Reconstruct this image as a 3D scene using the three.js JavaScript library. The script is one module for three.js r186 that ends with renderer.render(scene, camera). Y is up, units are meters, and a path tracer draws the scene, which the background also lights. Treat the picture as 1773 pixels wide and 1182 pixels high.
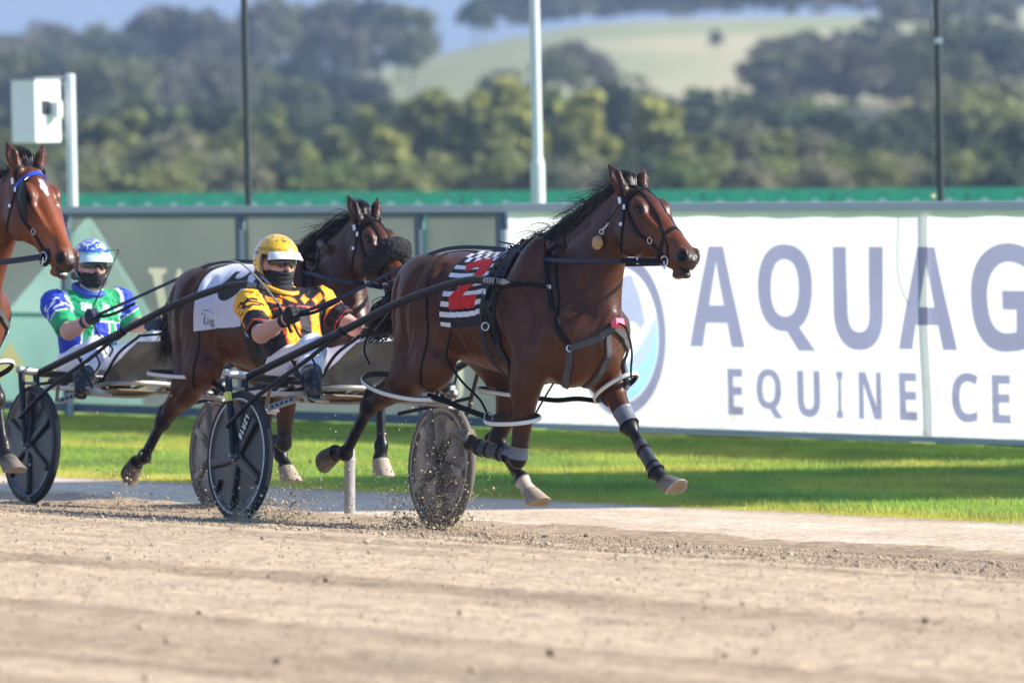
import * as THREE from 'three';
import { mergeGeometries, mergeVertices, toCreasedNormals } from 'three/addons/utils/BufferGeometryUtils.js';
import { RoundedBoxGeometry } from 'three/addons/geometries/RoundedBoxGeometry.js';
import { TextGeometry } from 'three/addons/geometries/TextGeometry.js';
import { FontLoader } from 'three/addons/loaders/FontLoader.js';
import { Sky } from 'three/addons/objects/Sky.js';

// ------------------------------------------------------------------ camera, sky, sun, exposure
const scene = new THREE.Scene();
const camera = new THREE.PerspectiveCamera(2 * Math.atan(591 / 14775) * 180 / Math.PI, 1.5, 0.5, 30000);
camera.position.set(0, 2.15, 0);
camera.rotation.set(-Math.atan(402 / 14775), 0, -1.2 * Math.PI / 180, 'XYZ');   // long lens, slightly rolled
camera.focus = 44.6; camera.userData.fStop = 4.3;
scene.add(camera);

const SUN = new THREE.Vector3(1, 0.60, 0.10).normalize();
const sky = new Sky(); sky.name = 'sky'; sky.scale.setScalar(20000); sky.userData.kind = 'structure';
Object.assign(sky.material.uniforms.turbidity, { value: 3 });
sky.material.uniforms.rayleigh.value = 1.2; sky.material.uniforms.mieCoefficient.value = 0.004;
sky.material.uniforms.sunPosition.value.copy(SUN);
scene.add(sky);
scene.environmentIntensity = 0.20;
const sun = new THREE.DirectionalLight(new THREE.Color(1, 0.90, 0.76), 5.0);
sun.position.copy(SUN).multiplyScalar(80).add(new THREE.Vector3(0, 0, -48)); sun.target.position.set(0, 0, -48);
sun.castShadow = true; Object.assign(sun.shadow.camera, { left: -16, right: 16, top: 16, bottom: -16, near: 1, far: 200 }); sun.shadow.mapSize.set(4096, 4096);
scene.add(sun, sun.target);
const EXPOSURE = 2.3;
scene.fog = new THREE.FogExp2(new THREE.Color(0.52, 0.68, 1.0), 0.00021);

// ------------------------------------------------------------------ helpers
let seed = 12345;
const srand = (s) => { seed = s | 0; };
const rnd = () => { seed = (seed + 0x6d2b79f5) | 0; let t = Math.imul(seed ^ (seed >>> 15), 1 | seed); t = (t + Math.imul(t ^ (t >>> 7), 61 | t)) ^ t; return ((t ^ (t >>> 14)) >>> 0) / 4294967296; };
const rr = (a, b) => a + (b - a) * rnd();
const clamp = (x, a = 0, b = 1) => x < a ? a : x > b ? b : x;
const mix = (a, b, t) => a + (b - a) * t;
const sstep = (a, b, x) => { const t = clamp((x - a) / (b - a)); return t * t * (3 - 2 * t); };
const mix3 = (a, b, t) => [mix(a[0], b[0], t), mix(a[1], b[1], t), mix(a[2], b[2], t)];
const V = (x, y, z) => new THREE.Vector3(x, y, z);
const A3 = (p) => p.isVector3 ? [p.x, p.y, p.z] : p;
const hsh = (x, y, z) => { let h = Math.imul(x, 374761393) + Math.imul(y, 668265263) + Math.imul(z, 2147483647 ^ 0x51ed27) | 0; h = Math.imul(h ^ (h >>> 13), 1274126177); return ((h ^ (h >>> 16)) >>> 0) / 4294967296; };
function noise3(x, y, z) {
  const i = Math.floor(x), j = Math.floor(y), k = Math.floor(z); let u = x - i, v = y - j, w = z - k; u = u * u * (3 - 2 * u); v = v * v * (3 - 2 * v); w = w * w * (3 - 2 * w);
  const a = mix(mix(hsh(i, j, k), hsh(i + 1, j, k), u), mix(hsh(i, j + 1, k), hsh(i + 1, j + 1, k), u), v);
  const b = mix(mix(hsh(i, j, k + 1), hsh(i + 1, j, k + 1), u), mix(hsh(i, j + 1, k + 1), hsh(i + 1, j + 1, k + 1), u), v);
  return mix(a, b, w);
}
const fbm = (x, y, z, n = 4) => { let s = 0, a = 0.5; for (let i = 0; i < n; i++) { s += a * noise3(x, y, z); x *= 2.03; y *= 2.01; z *= 2.02; a *= 0.5; } return s / (1 - Math.pow(0.5, n)); };

const used = new Map();
function numbered(n) { const k = used.get(n) || 0; used.set(n, k + 1); return k ? n + '_' + String(k).padStart(3, '0') : n; }
function tag(o, label, category, group) { o.userData.label = label; o.userData.category = category; if (group) o.userData.group = group; return o; }
function thing(name, label, category, group) { const o = new THREE.Group(); o.name = numbered(name); scene.add(o); return tag(o, label, category, group); }
function put(name, geo, material, parent, extra) {
  const g = Array.isArray(geo) ? merge(geo) : geo; const m = new THREE.Mesh(g, material); m.castShadow = m.receiveShadow = true;
  m.name = parent ? name : numbered(name); (parent || scene).add(m); if (extra) Object.assign(m.userData, extra); return m;
}
function norm(g) { g = g.index ? g.toNonIndexed() : g; for (const k of Object.keys(g.attributes)) if (!['position', 'normal', 'uv', 'color'].includes(k)) g.deleteAttribute(k); if (!g.attributes.uv) g.setAttribute('uv', new THREE.BufferAttribute(new Float32Array(g.attributes.position.count * 2), 2)); if (!g.attributes.normal) g.computeVertexNormals(); return g; }
function merge(list) { const l = list.map(norm); const c = l.some((g) => g.attributes.color); if (c) for (const g of l) if (!g.attributes.color) g.setAttribute('color', new THREE.BufferAttribute(new Float32Array(g.attributes.position.count * 3).fill(1), 3)); return mergeGeometries(l); }
const UPV = V(0, 1, 0);
function rod(a, b, ra, rb = ra, seg = 12) {   // tapered round bar between two points
  const A = V(...A3(a)), B = V(...A3(b)), d = B.clone().sub(A), L = d.length(); const g = new THREE.CylinderGeometry(rb, ra, L, seg, 1);
  g.applyQuaternion(new THREE.Quaternion().setFromUnitVectors(UPV, d.normalize())); g.translate((A.x + B.x) / 2, (A.y + B.y) / 2, (A.z + B.z) / 2); return g;
}
function tube(pts, r, n = 40, seg = 8, closed = false) { return new THREE.TubeGeometry(new THREE.CatmullRomCurve3(pts.map((p) => V(...A3(p))), closed, 'centripetal'), n, r, seg, closed); }
function ball(p, r, sx = 1, sy = 1, sz = 1, n = 12) { const g = new THREE.SphereGeometry(r, n, Math.ceil(n * 0.7)); g.scale(sx, sy, sz); g.translate(...A3(p)); return g; }
function box(p, w, h, d, rad = 0.004, rot) { const g = new RoundedBoxGeometry(w, h, d, 2, Math.min(rad, w / 2.1, h / 2.1, d / 2.1)); if (rot) { g.rotateX(rot[0] || 0); g.rotateZ(rot[2] || 0); g.rotateY(rot[1] || 0); } g.translate(...A3(p)); return g; }

// materials
const C3 = (r, g, b) => new THREE.Color().setRGB(r, g, b);
const std = (r, g, b, rough = 0.8, o = {}) => new THREE.MeshStandardMaterial({ color: C3(r, g, b), roughness: rough, ...o });
const phy = (r, g, b, rough = 0.6, o = {}) => new THREE.MeshPhysicalMaterial({ color: C3(r, g, b), roughness: rough, ...o });
function dataTex(n, fn, srgb = false, m = n) {
  const d = new Uint8Array(n * m * 4); for (let y = 0; y < m; y++) for (let x = 0; x < n; x++) { const c = fn(x / n, y / m, x, y); const o = (y * n + x) * 4; d[o] = clamp(c[0]) * 255; d[o + 1] = clamp(c[1]) * 255; d[o + 2] = clamp(c[2]) * 255; d[o + 3] = 255; }
  const t = new THREE.DataTexture(d, n, m); t.wrapS = t.wrapT = THREE.RepeatWrapping; t.magFilter = THREE.LinearFilter; if (srgb) t.colorSpace = THREE.SRGBColorSpace; t.needsUpdate = true; return t;
}
// tiling noise: blend of shifted value noise
const tileN = (u, v, f, z = 0, n = 4) => { const a = (x, y) => fbm(x * f, y * f, z, n); return mix(mix(a(u, v), a(u - 1, v), u), mix(a(u, v - 1), a(u - 1, v - 1), u), v); };
function canvasTex(w, h, draw) { const c = document.createElement('canvas'); c.width = w; c.height = h; draw(c.getContext('2d'), w, h); const t = new THREE.CanvasTexture(c); t.colorSpace = THREE.SRGBColorSpace; t.anisotropy = 8; return t; }
const fineBump = dataTex(256, (u, v) => { const a = tileN(u, v, 40, 3, 3); return [a, a, a]; });
const M = {
  leather: phy(0.006, 0.0065, 0.008, 0.52, { bumpMap: fineBump, bumpScale: 0.0008, specularIntensity: 0.38 }),
  blueLeather: phy(0.014, 0.020, 0.045, 0.42, { specularIntensity: 0.8 }),
  steel: std(0.62, 0.62, 0.64, 0.28, { metalness: 1 }),
  dull: std(0.32, 0.33, 0.35, 0.45, { metalness: 0.85 }),
  frame: phy(0.009, 0.011, 0.016, 0.36, { specularIntensity: 0.7 }),
  alu: std(0.42, 0.42, 0.40, 0.42, { metalness: 0.7 }),
  whiteRubber: std(0.72, 0.70, 0.66, 0.6),
  black: std(0.012, 0.012, 0.013, 0.7),
  web: std(0.02, 0.021, 0.026, 0.85),
  grey: std(0.06, 0.06, 0.062, 0.85, { bumpMap: fineBump, bumpScale: 0.002 }),
  pink: std(0.75, 0.12, 0.20, 0.6), blue: std(0.03, 0.05, 0.42, 0.6), tan: std(0.42, 0.26, 0.12, 0.8, { bumpMap: fineBump, bumpScale: 0.003 }),
};

// ------------------------------------------------------------------ frames of the three runners: x ahead, y up, z to the right of the runner
const TH = 52 * Math.PI / 180;
const FR = [
  { o: [-0.9417, -0.0495, -45.3958], al: 0.0784 },
  { o: [-2.3009, -0.1412, -49.9957], al: 0.0788 },
  { o: [-4.2068, 0.0913, -46.8059], al: 0.0784 },
];
function inFrame(o, i) { o.position.set(...FR[i].o); o.rotation.order = 'YXZ'; o.rotation.set(-FR[i].al, -TH, 0); return o; }
// ------------------------------------------------------------------ the ground
const TT = 56.644 * Math.PI / 180, UF = [Math.cos(TT), Math.sin(TT)], VF = [-Math.sin(TT), Math.cos(TT)];   // along the track, and out towards the camera side
const qOf = (x, z) => -0.86268 * x + 0.50574 * z;                    // across the banking
const wOf = (x, z) => VF[0] * x + VF[1] * z, sOf = (x, z) => UF[0] * x + UF[1] * z;
function trackY(x, z) {
  const q = qOf(x, z), bank = 1.70997 + 0.07945 * q, out = 1.70997 + 0.07945 * -19.6 + 0.030 * (q + 19.6);
  let y = mix(bank, out, sstep(-20.4, -18.8, q));
  const flat = -0.25 + 0.004 * (q + 25);
  y = mix(flat, y, sstep(-25.0, -24.0, q));
  return y;
}
const EDGE = -28.92;                                                   // where the grass begins, measured across the fence line
const gravelTex = dataTex(512, (u, v, x, y) => { const a = tileN(u, v, 60, 1, 3), b = tileN(u, v, 14, 5, 3), s = hsh(x, y, 7); const k = 0.86 + 0.40 * (a - 0.5) + 0.22 * (b - 0.5) + (s > 0.985 ? -0.35 : s < 0.02 ? 0.12 : 0) + 0.12 * (s - 0.5); return [k, k * 0.965, k * 0.92]; }, true);
const gravelBump = dataTex(512, (u, v, x, y) => { const a = tileN(u, v, 70, 11, 3), s = hsh(x >> 1, y >> 1, 9); const k = a * 0.8 + (s > 0.97 ? 0.3 : 0); return [k, k, k]; });
function sheet(xs, zs, yf, cf, uvs = 1, keep) {
  const nx = xs.length, nz = zs.length, P = new Float32Array(nx * nz * 3), U = new Float32Array(nx * nz * 2), C = new Float32Array(nx * nz * 3), I = [], ok = new Uint8Array(nx * nz);
  for (let j = 0; j < nz; j++) for (let i = 0; i < nx; i++) {
    const o = j * nx + i, x = xs[i], z = zs[j], y = yf(x, z); P.set([x, y, z], o * 3); U.set([sOf(x, z) / uvs, wOf(x, z) / uvs], o * 2); C.set(cf(x, z, y), o * 3); ok[o] = !keep || keep(x, z) ? 1 : 0;
  }
  for (let j = 0; j < nz - 1; j++) for (let i = 0; i < nx - 1; i++) { const a = j * nx + i, b = a + 1, c = a + nx, d = c + 1; if (ok[a] && ok[b] && ok[c] && ok[d]) I.push(a, c, b, b, c, d); }
  const g = new THREE.BufferGeometry(); g.setAttribute('position', new THREE.BufferAttribute(P, 3)); g.setAttribute('uv', new THREE.BufferAttribute(U, 2)); g.setAttribute('color', new THREE.BufferAttribute(C, 3)); g.setIndex(I); g.computeVertexNormals(); return g;
}
const steps = (...seg) => { const r = []; for (const [a, b, d] of seg) { const n = Math.max(1, Math.round(Math.abs(b - a) / d)); for (let i = 0; i < n; i++) r.push(a + (b - a) * i / n); } r.push(seg[seg.length - 1][1]); return r; };

// far terrain: infield falling away, then the hillside with its cleared paddock, then the blue range
function hillY(x, z) {
  const d = -z; let y = -0.29;
  y += -4.6 * sstep(120, 420, d) ;
  const ridge = mix(11.5, 20.5, sstep(-34, 16, x * 1000 / Math.max(d, 300)));
  y += sstep(620, 1250, d) * ridge + (fbm(x * 0.006, z * 0.006, 2, 3) - 0.5) * 4 * sstep(600, 900, d);
  y -= sstep(1400, 2300, d) * 22;
  return y;
}
const paddock = std(1, 1, 1, 0.95, { vertexColors: true });
{
  const g = sheet(steps([-3000, -400, 130], [-400, 400, 10], [400, 3000, 130]), steps([400, -60, 46], [-60, -600, 12], [-600, -1500, 12], [-1500, -3000, 75]), (x, z) => hillY(x, z) - 0.05 - (z > -95 && z < 60 ? 0.4 : 0), (x, z) => {
    const n = fbm(x * 0.02, z * 0.008, 1, 4), dry = mix3([0.24, 0.26, 0.11], [0.42, 0.37, 0.20], sstep(0.35, 0.65, n)); return z > -600 ? [0.07, 0.10, 0.035] : dry;
  }, 4);
  put('hillside', g, paddock, null, { kind: 'structure' });
  const far = sheet(steps([-6000, 6000, 150]), steps([-4200, -8200, 160]), (x, z) => { const d = (-z - 4200) / 4000; return -30 + 430 * sstep(0, 0.9, d) * (0.55 + 0.9 * fbm(x * 0.0007 + 3, z * 0.0005, 4, 4)); }, (x, z) => { const n = fbm(x * 0.004, z * 0.004, 8, 4); return [0.045 + 0.05 * n, 0.06 + 0.06 * n, 0.06 + 0.04 * n]; }, 40);
  put('mountain_range', far, paddock, null, { kind: 'structure' });
}
// racing surface: fine near the runners, coarse elsewhere
const trackMat = std(0.98, 0.94, 0.90, 0.95, { vertexColors: true, map: gravelTex, bumpMap: gravelBump, bumpScale: 0.012 });
{
  const rough = (x, z) => {
    const s = sOf(x, z), q = qOf(x, z), churn = sstep(-24.6, -24.0, q);
    let y = 0.022 * (fbm(s * 0.5, q * 3.0, 3, 3) - 0.5) * churn;                       // harrow ridges along the track
    y += (0.020 * (fbm(x * 9, 0, z * 9, 3) - 0.5) + 0.010 * Math.max(0, noise3(x * 21, 3, z * 21) - 0.62)) * churn + 0.004 * (fbm(x * 7, 5, z * 7, 2) - 0.5);
    { const ci = Math.floor(s / 0.42), cj = Math.floor(q / 0.34), cx = (ci + 0.25 + 0.5 * hsh(ci, cj, 3)) * 0.42, cq = (cj + 0.25 + 0.5 * hsh(ci, cj, 5)) * 0.34, d = Math.hypot((s - cx) * 0.8, q - cq) / 0.07; if (hsh(ci, cj, 9) < 0.4 && d < 1.7) y += churn * 0.016 * (d < 1 ? -(1 - d * d) : 0.35 * Math.sin((d - 1) / 0.7 * Math.PI)); }
    y += 0.05 * Math.exp(-(((q + 24.05) / 0.28) ** 2)) * (0.4 + fbm(s * 2.2, 1, q * 3, 3));   // loose windrow on the inside
    return y;
  };
  const col = (x, z) => {
    const s = sOf(x, z), q = qOf(x, z), churn = sstep(-24.5, -24.0, q), n = fbm(s * 0.35, q * 2.6, 5, 4), m = fbm(s * 3, q * 6, 9, 3);
    const dark = sstep(0.42, 0.66, n) * 0.5 + 0.35 * sstep(0.5, 0.72, m);
    const band = fbm(q * 1.9 + 0.25 * fbm(s * 0.12, q, 3, 2), 7.3, s * 0.03, 3); let c = mix3([0.65, 0.55, 0.405], [0.40, 0.325, 0.22], clamp(dark * 0.75 + 0.75 * sstep(0.46, 0.62, band) - 0.1)); c = mix3(c, [0.40, 0.32, 0.22], 0.55 * sstep(-24.4, -24, q) * (1 - sstep(-22.6, -20.6, q)));
    const apron = mix3([0.85, 0.755, 0.62], [0.73, 0.63, 0.50], sstep(0.4, 0.7, fbm(s * 0.5, q * 3, 2, 3)));
    c = mix3(apron, c, churn);
    const w = wOf(x, z); return mix3(c, [0.34, 0.31, 0.28], 0.7 * (1 - sstep(EDGE, EDGE + 0.35, w + 0.15 * fbm(s * 3, 0, 4, 2))));
  };
  const edge = (x, z) => wOf(x, z) > EDGE - 0.1 - 0.10 * (fbm(sOf(x, z) * 2.5, 2, 2, 3) - 0.5);
  const g = sheet(steps([-60, -9, 1.0], [-9, 8, 0.05], [8, 60, 1.0]), steps([30, -16, 1], [-16, -34, 0.12], [-34, -50.5, 0.034], [-50.5, -62, 0.08], [-62, -150, 1]), (x, z) => trackY(x, z) + rough(x, z), col, 2.1, edge);
  put('race_track', g, trackMat, null, { kind: 'structure' });
}
// grass verge between the track and the hoarding, and the infield behind it
const grassTex = dataTex(256, (u, v, x, y) => { const a = tileN(u, v, 30, 21, 4), b = tileN(u, v, 8, 23, 3), s = hsh(x, y, 3); const k = 0.72 + 0.5 * (a - 0.5) + 0.35 * (b - 0.5) + 0.2 * (s - 0.5); return [k * 0.92 + 0.05, k + 0.06, k * 0.66]; }, true);
const turfMat = std(0.84, 0.80, 0.44, 0.95, { vertexColors: true, map: grassTex, bumpMap: grassTex, bumpScale: 0.03 });
const turfCol = (x, z) => { const s = sOf(x, z), w = wOf(x, z), n = fbm(s * 0.6, w * 1.6, 3, 4), straw = clamp(sstep(EDGE - 0.75, EDGE - 0.05, w) * 0.9 + sstep(0.46, 0.66, n) * 0.62 - 0.05); return mix3(mix3([0.50, 0.74, 0.28], [0.36, 0.55, 0.24], sstep(0.45, 0.7, fbm(s * 1.1, w * 2.5, 13, 3))), [1.0, 0.92, 0.52], straw); };
put('grass_verge', sheet(steps([-60, -9, 2], [-9, 9, 0.12], [9, 60, 2]), steps([-30, -46, 2], [-46, -76, 0.15], [-76, -200, 4]), (x, z) => -0.285 + 0.03 * fbm(x * 3, 1, z * 3, 3) + 0.02 * sstep(EDGE, EDGE - 1, wOf(x, z)), turfCol, 1.3, (x, z) => wOf(x, z) < EDGE + 0.45), turfMat, null, { kind: 'structure' });
{ // blades
  const n = 150000, b = new THREE.BufferGeometry(); const P = [], I = [];
  for (let k = 0; k < 5; k++) { const a = k * 1.26 + 0.3, lx = Math.cos(a) * 0.012, lz = Math.sin(a) * 0.012, px = -Math.sin(a) * 0.0022, pz = Math.cos(a) * 0.0022, o = P.length / 3; P.push(lx * 0.6 - px, 0, lz * 0.6 - pz, lx * 0.6 + px, 0, lz * 0.6 + pz, lx * 2.4, 0.03 + 0.012 * (k % 3), lz * 2.4); I.push(o, o + 1, o + 2); }
  b.setAttribute('position', new THREE.Float32BufferAttribute(P, 3)); b.setIndex(I); b.computeVertexNormals();
  const im = new THREE.InstancedMesh(b, phy(0.95, 1, 0.9, 0.75, { side: THREE.DoubleSide, transmission: 0.45, thickness: 0 }), n); const m4 = new THREE.Matrix4(), c = new THREE.Color(); srand(5); let i = 0;
  while (i < n) { const z = rr(-68.5, -46.5), x = rr(-4.6, 4.6), w = wOf(x, z); if (w > EDGE + 0.12 * (rnd() - 0.2) || w < -34.9) continue; const t = turfCol(x, z), sc = rr(0.55, 1.25) * (t[0] > 0.8 ? 0.6 : 1), g = rr(0.65, 1.2) * (0.72 + 0.6 * fbm(x * 2.2, 3, z * 1.1, 3)); m4.makeRotationY(rr(0, 6.28)); m4.scale(V(sc, sc, sc)); m4.setPosition(x, -0.268, z); im.setMatrixAt(i, m4); c.setRGB(t[0] * 0.74 * g, t[1] * 0.64 * g, t[2] * 0.20 * g); im.setColorAt(i, c); i++; }
  im.name = 'grass'; im.userData.kind = 'stuff'; tag(im, 'short mown green grass of the verge between the track and the hoarding', 'grass'); im.receiveShadow = im.castShadow = true; scene.add(im);
}
{ // loose clods and stones on the churned strip
  srand(77); const g = new THREE.IcosahedronGeometry(1, 1); const p = g.attributes.position; for (let i = 0; i < p.count; i++) { const x = p.getX(i), y = p.getY(i), z = p.getZ(i), k = 0.72 + 0.55 * noise3(x * 2 + 5, y * 2, z * 2); p.setXYZ(i, x * k, y * k * 0.75, z * k); } g.computeVertexNormals();
  const n = 26000, im = new THREE.InstancedMesh(g, std(1, 1, 1, 0.95), n), m4 = new THREE.Matrix4(), e = new THREE.Euler(), c = new THREE.Color();
  for (let i = 0; i < n; i++) {
    let x, z, q; do { z = rr(-51.5, -26); x = rr(-4.6, 4.6); q = qOf(x, z); } while (q < -24.5 || rnd() > (q < -19.8 ? 1 : 0.16));
    const s = (rnd() < 0.012 ? rr(0.008, 0.016) : rr(0.0015, 0.0055)); e.set(rr(0, 6), rr(0, 6), rr(0, 6)); m4.makeRotationFromEuler(e); m4.scale(V(s, s, s)); m4.setPosition(x, trackY(x, z) + s * 0.3 + 0.006, z); im.setMatrixAt(i, m4);
    const k = rr(0.5, 1.3); c.setRGB(0.36 * k, 0.275 * k, 0.185 * k); im.setColorAt(i, c);
  }
  im.name = 'loose_gravel'; im.userData.kind = 'stuff'; tag(im, 'loose gravel and small clods lying on the churned sandy track', 'gravel'); im.castShadow = im.receiveShadow = true; scene.add(im);
}
// ------------------------------------------------------------------ hoarding along the verge
const FY0 = -0.27, FW = -35.183;                                          // foot of the fence, and its place across the track
const fp = (t, y, off = 0) => { const s = sOf(-0.016, -64) + t, w = wOf(-0.016, -64) + off; return V(UF[0] * s + VF[0] * w, y, UF[1] * s + VF[1] * w); };
function fbox(t0, t1, y0, y1, off, th) { const g = new THREE.BoxGeometry(t1 - t0, y1 - y0, th); g.rotateY(-TT); const c = fp((t0 + t1) / 2, (y0 + y1) / 2, off); g.translate(c.x, c.y, c.z); return g; }
const galv = std(0.40, 0.43, 0.48, 0.5, { metalness: 0.35 }), darkRail = std(0.10, 0.13, 0.17, 0.6);
const cloth = (map) => phy(1, 1, 1, 0.98, { map, transmission: 0.62, thickness: 0, specularIntensity: 0.15 });
const fit = (c, text, x0, x1, y0, y1, font) => { c.font = 'bold 200px ' + (font || 'sans-serif'); c.textBaseline = 'alphabetic'; const m = c.measureText(text), w = m.actualBoundingBoxRight + m.actualBoundingBoxLeft, h = m.actualBoundingBoxAscent + m.actualBoundingBoxDescent; c.save(); c.translate(x0, y1); c.scale((x1 - x0) / w, (y1 - y0) / h); c.fillText(text, m.actualBoundingBoxLeft, -m.actualBoundingBoxDescent); c.restore(); };
const weave = (c, w, h, k) => { const im = c.getImageData(0, 0, w, h), d = im.data; for (let y = 0; y < h; y++) for (let x = 0; x < w; x++) { const o = (y * w + x) * 4, f = 1 + k * (fbm(x * 0.012, y * 0.006, 1, 3) - 0.5) + 0.025 * (hsh(x, y, 1) - 0.5); d[o] *= f; d[o + 1] *= f; d[o + 2] *= f; } c.putImageData(im, 0, 0); };
{ // white banner: t 0.05 .. 11, y -0.18 .. 1.37
  const T0 = 0.06, T1 = 9.0, B0 = -0.19, B1 = 1.384, W = 2048, H = 360; const X = (t) => (t - T0) / (T1 - T0) * W, Y = (y) => (B1 - y) / (B1 - B0) * H;
  const tex = canvasTex(W, H, (c) => {
    c.fillStyle = '#dddcdc'; c.fillRect(0, 0, W, H);
    const navy = '#8687a2';
    // round badge: ring, horse head, wave
    const cx = X(1.52), cy = Y(0.475), rx = X(2.12) - cx, ry = Y(-0.125) - cy;
    c.save(); c.beginPath(); c.ellipse(cx, cy, rx * 0.82, ry * 0.82, 0, 0, 7); c.clip(); c.fillStyle = '#f6f6f6'; c.fillRect(cx - rx, cy - ry, rx * 2, ry * 2);
    c.fillStyle = '#9fc9ee'; c.beginPath(); c.moveTo(cx - rx, cy + ry * 0.15); c.bezierCurveTo(cx - rx * 0.3, cy + ry * 0.75, cx + rx * 0.3, cy + ry * 0.4, cx + rx * 0.85, cy - ry * 0.35); c.lineTo(cx + rx, cy + ry); c.lineTo(cx - rx, cy + ry); c.fill();
    c.fillStyle = '#b3bedd'; c.beginPath(); c.moveTo(cx + rx * 0.1, cy + ry * 0.35); c.quadraticCurveTo(cx + rx * 0.55, cy + ry * 0.2, cx + rx * 0.82, cy - ry * 0.3); c.quadraticCurveTo(cx + rx * 0.75, cy + ry * 0.25, cx + rx * 0.35, cy + ry * 0.4); c.fill();
    c.fillStyle = '#a9aec9'; c.beginPath(); c.moveTo(cx - rx * 0.45, cy + ry * 0.3); c.bezierCurveTo(cx - rx * 0.5, cy - ry * 0.3, cx - rx * 0.1, cy - ry * 0.75, cx + rx * 0.28, cy - ry * 0.74); c.lineTo(cx + rx * 0.34, cy - ry * 0.62); c.bezierCurveTo(cx + rx * 0.46, cy - ry * 0.5, cx + rx * 0.5, cy - ry * 0.3, cx + rx * 0.56, cy - ry * 0.16); c.lineTo(cx + rx * 0.44, cy - ry * 0.06); c.bezierCurveTo(cx + rx * 0.3, cy - ry * 0.2, cx + rx * 0.12, cy - ry * 0.22, cx + rx * 0.1, cy + ry * 0.02); c.quadraticCurveTo(cx, cy + ry * 0.25, cx - rx * 0.45, cy + ry * 0.3); c.fill(); c.restore();
    c.strokeStyle = navy; c.lineWidth = rx * 0.16; c.beginPath(); c.ellipse(cx, cy, rx * 0.92, ry * 0.92, 0, 0, 7); c.stroke();
    c.fillStyle = navy; const L = (t, a, b, y0, y1) => fit(c, t, X(a), X(b), Y(y1), Y(y0));
    L('A', 2.43, 3.13, 0.40, 1.125); L('Q', 3.31, 4.01, 0.39, 1.15); L('U', 4.24, 4.845, 0.40, 1.127); L('A', 5.015, 5.71, 0.415, 1.125); L('G', 5.87, 6.56, 0.41, 1.16);
    const y0 = -0.085, y1 = 0.245; L('E', 2.89, 3.085, y0, y1); L('Q', 3.26, 3.59, y0 - 0.012, y1 + 0.01); L('U', 3.775, 4.05, y0, y1); L('I', 4.25, 4.33, y0, y1); L('N', 4.52, 4.79, y0, y1); L('E', 5.0, 5.21, y0, y1); L('C', 5.62, 5.94, y0, y1 + 0.01); L('E', 6.10, 6.315, y0, y1);
    { const im = c.getImageData(0, 0, W, H), d = im.data; for (let y = 0; y < H; y++) { const b = sstep(0.62, 1, y / H); if (b > 0) for (let x = 0; x < W; x++) { const k = b * sstep(0.5, 0.78, fbm(x * 0.03, y * 0.05, 4, 4)) * 0.12, o = (y * W + x) * 4; d[o] *= 1 - k * 0.6; d[o + 1] *= 1 - k * 0.8; d[o + 2] *= 1 - k; } } c.putImageData(im, 0, 0); }
    weave(c, W, H, 0.07);
  });
  const f = thing('hoarding', 'white printed hoarding with large blue letters behind the leading horse', 'hoarding');
  const bm = cloth(tex), seam = [T0, T1];
  for (let k = 0; k < 1; k++) {
    const a = seam[k] + 0.004, b = seam[k + 1] - 0.004, nx = 140, ny = 16, P = [], U = [], I = [];
    for (let j = 0; j <= ny; j++) for (let i = 0; i <= nx; i++) { const t = mix(a, b, i / nx), y = mix(B0, B1, j / ny), p = fp(t, y, 0.032 + 0.030 * (fbm(t * 1.1, y * 1.5, 7, 3) - 0.5) + 0.006 * Math.sin(t * 9) * sstep(0.6, 1, j / ny)); P.push(p.x, p.y, p.z); U.push((t - T0) / (T1 - T0), (y - B0) / (B1 - B0)); }
    for (let j = 0; j < ny; j++) for (let i = 0; i < nx; i++) { const o = j * (nx + 1) + i; I.push(o, o + 1, o + nx + 1, o + 1, o + nx + 2, o + nx + 1); }
    const g = new THREE.BufferGeometry(); g.setAttribute('position', new THREE.Float32BufferAttribute(P, 3)); g.setAttribute('uv', new THREE.Float32BufferAttribute(U, 2)); g.setIndex(I); g.computeVertexNormals(); put('banner', g, bm, f);
  }
  put('top_rail', [fbox(0.02, 9.1, 1.385, 1.445, 0.01, 0.08)], std(0.50, 0.52, 0.57, 0.6), f); put('bottom_rail', [fbox(0.02, 9.1, -0.235, -0.195, 0, 0.04)], galv, f);
  { const g = fbox(5.29, 5.40, B0, B1, 0.004, 0.002); const uv = g.attributes.uv; for (let i = 0; i < uv.count; i++) uv.setXY(i, 0.5, 0.995); put('seam_lap', g, phy(1, 1, 1, 0.98, { transmission: 0.62, thickness: 0, specularIntensity: 0.15 }), f); }
  for (const [t, h] of [[0.03, 0.035], [9.05, 0.035]]) put('post', [fbox(t - h, t + h, -0.29, 1.38, -0.012, 0.05)], std(0.62, 0.66, 0.74, 0.7), f);
  
  put('cable', [tube([fp(5.06, 1.34, 0.05), fp(5.05, 0.95, 0.055), fp(5.1, 0.82, 0.055), fp(5.16, 0.72, 0.05)], 0.004, 20, 5)], std(0.5, 0.5, 0.52, 0.7), f);
  const kb = thing('kick_board', 'dark timber board along the grass under the white hoarding', 'board'); put('board', [fbox(0.4, 5.0, -0.28, -0.243, -0.06, 0.03), fbox(5.32, 9, -0.28, -0.24, -0.06, 0.03)], std(0.03, 0.03, 0.032, 0.8), kb); put('peg', [fbox(5.08, 5.24, -0.29, -0.245, -0.05, 0.05)], std(0.4, 0.25, 0.13, 0.8), kb);
}
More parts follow.
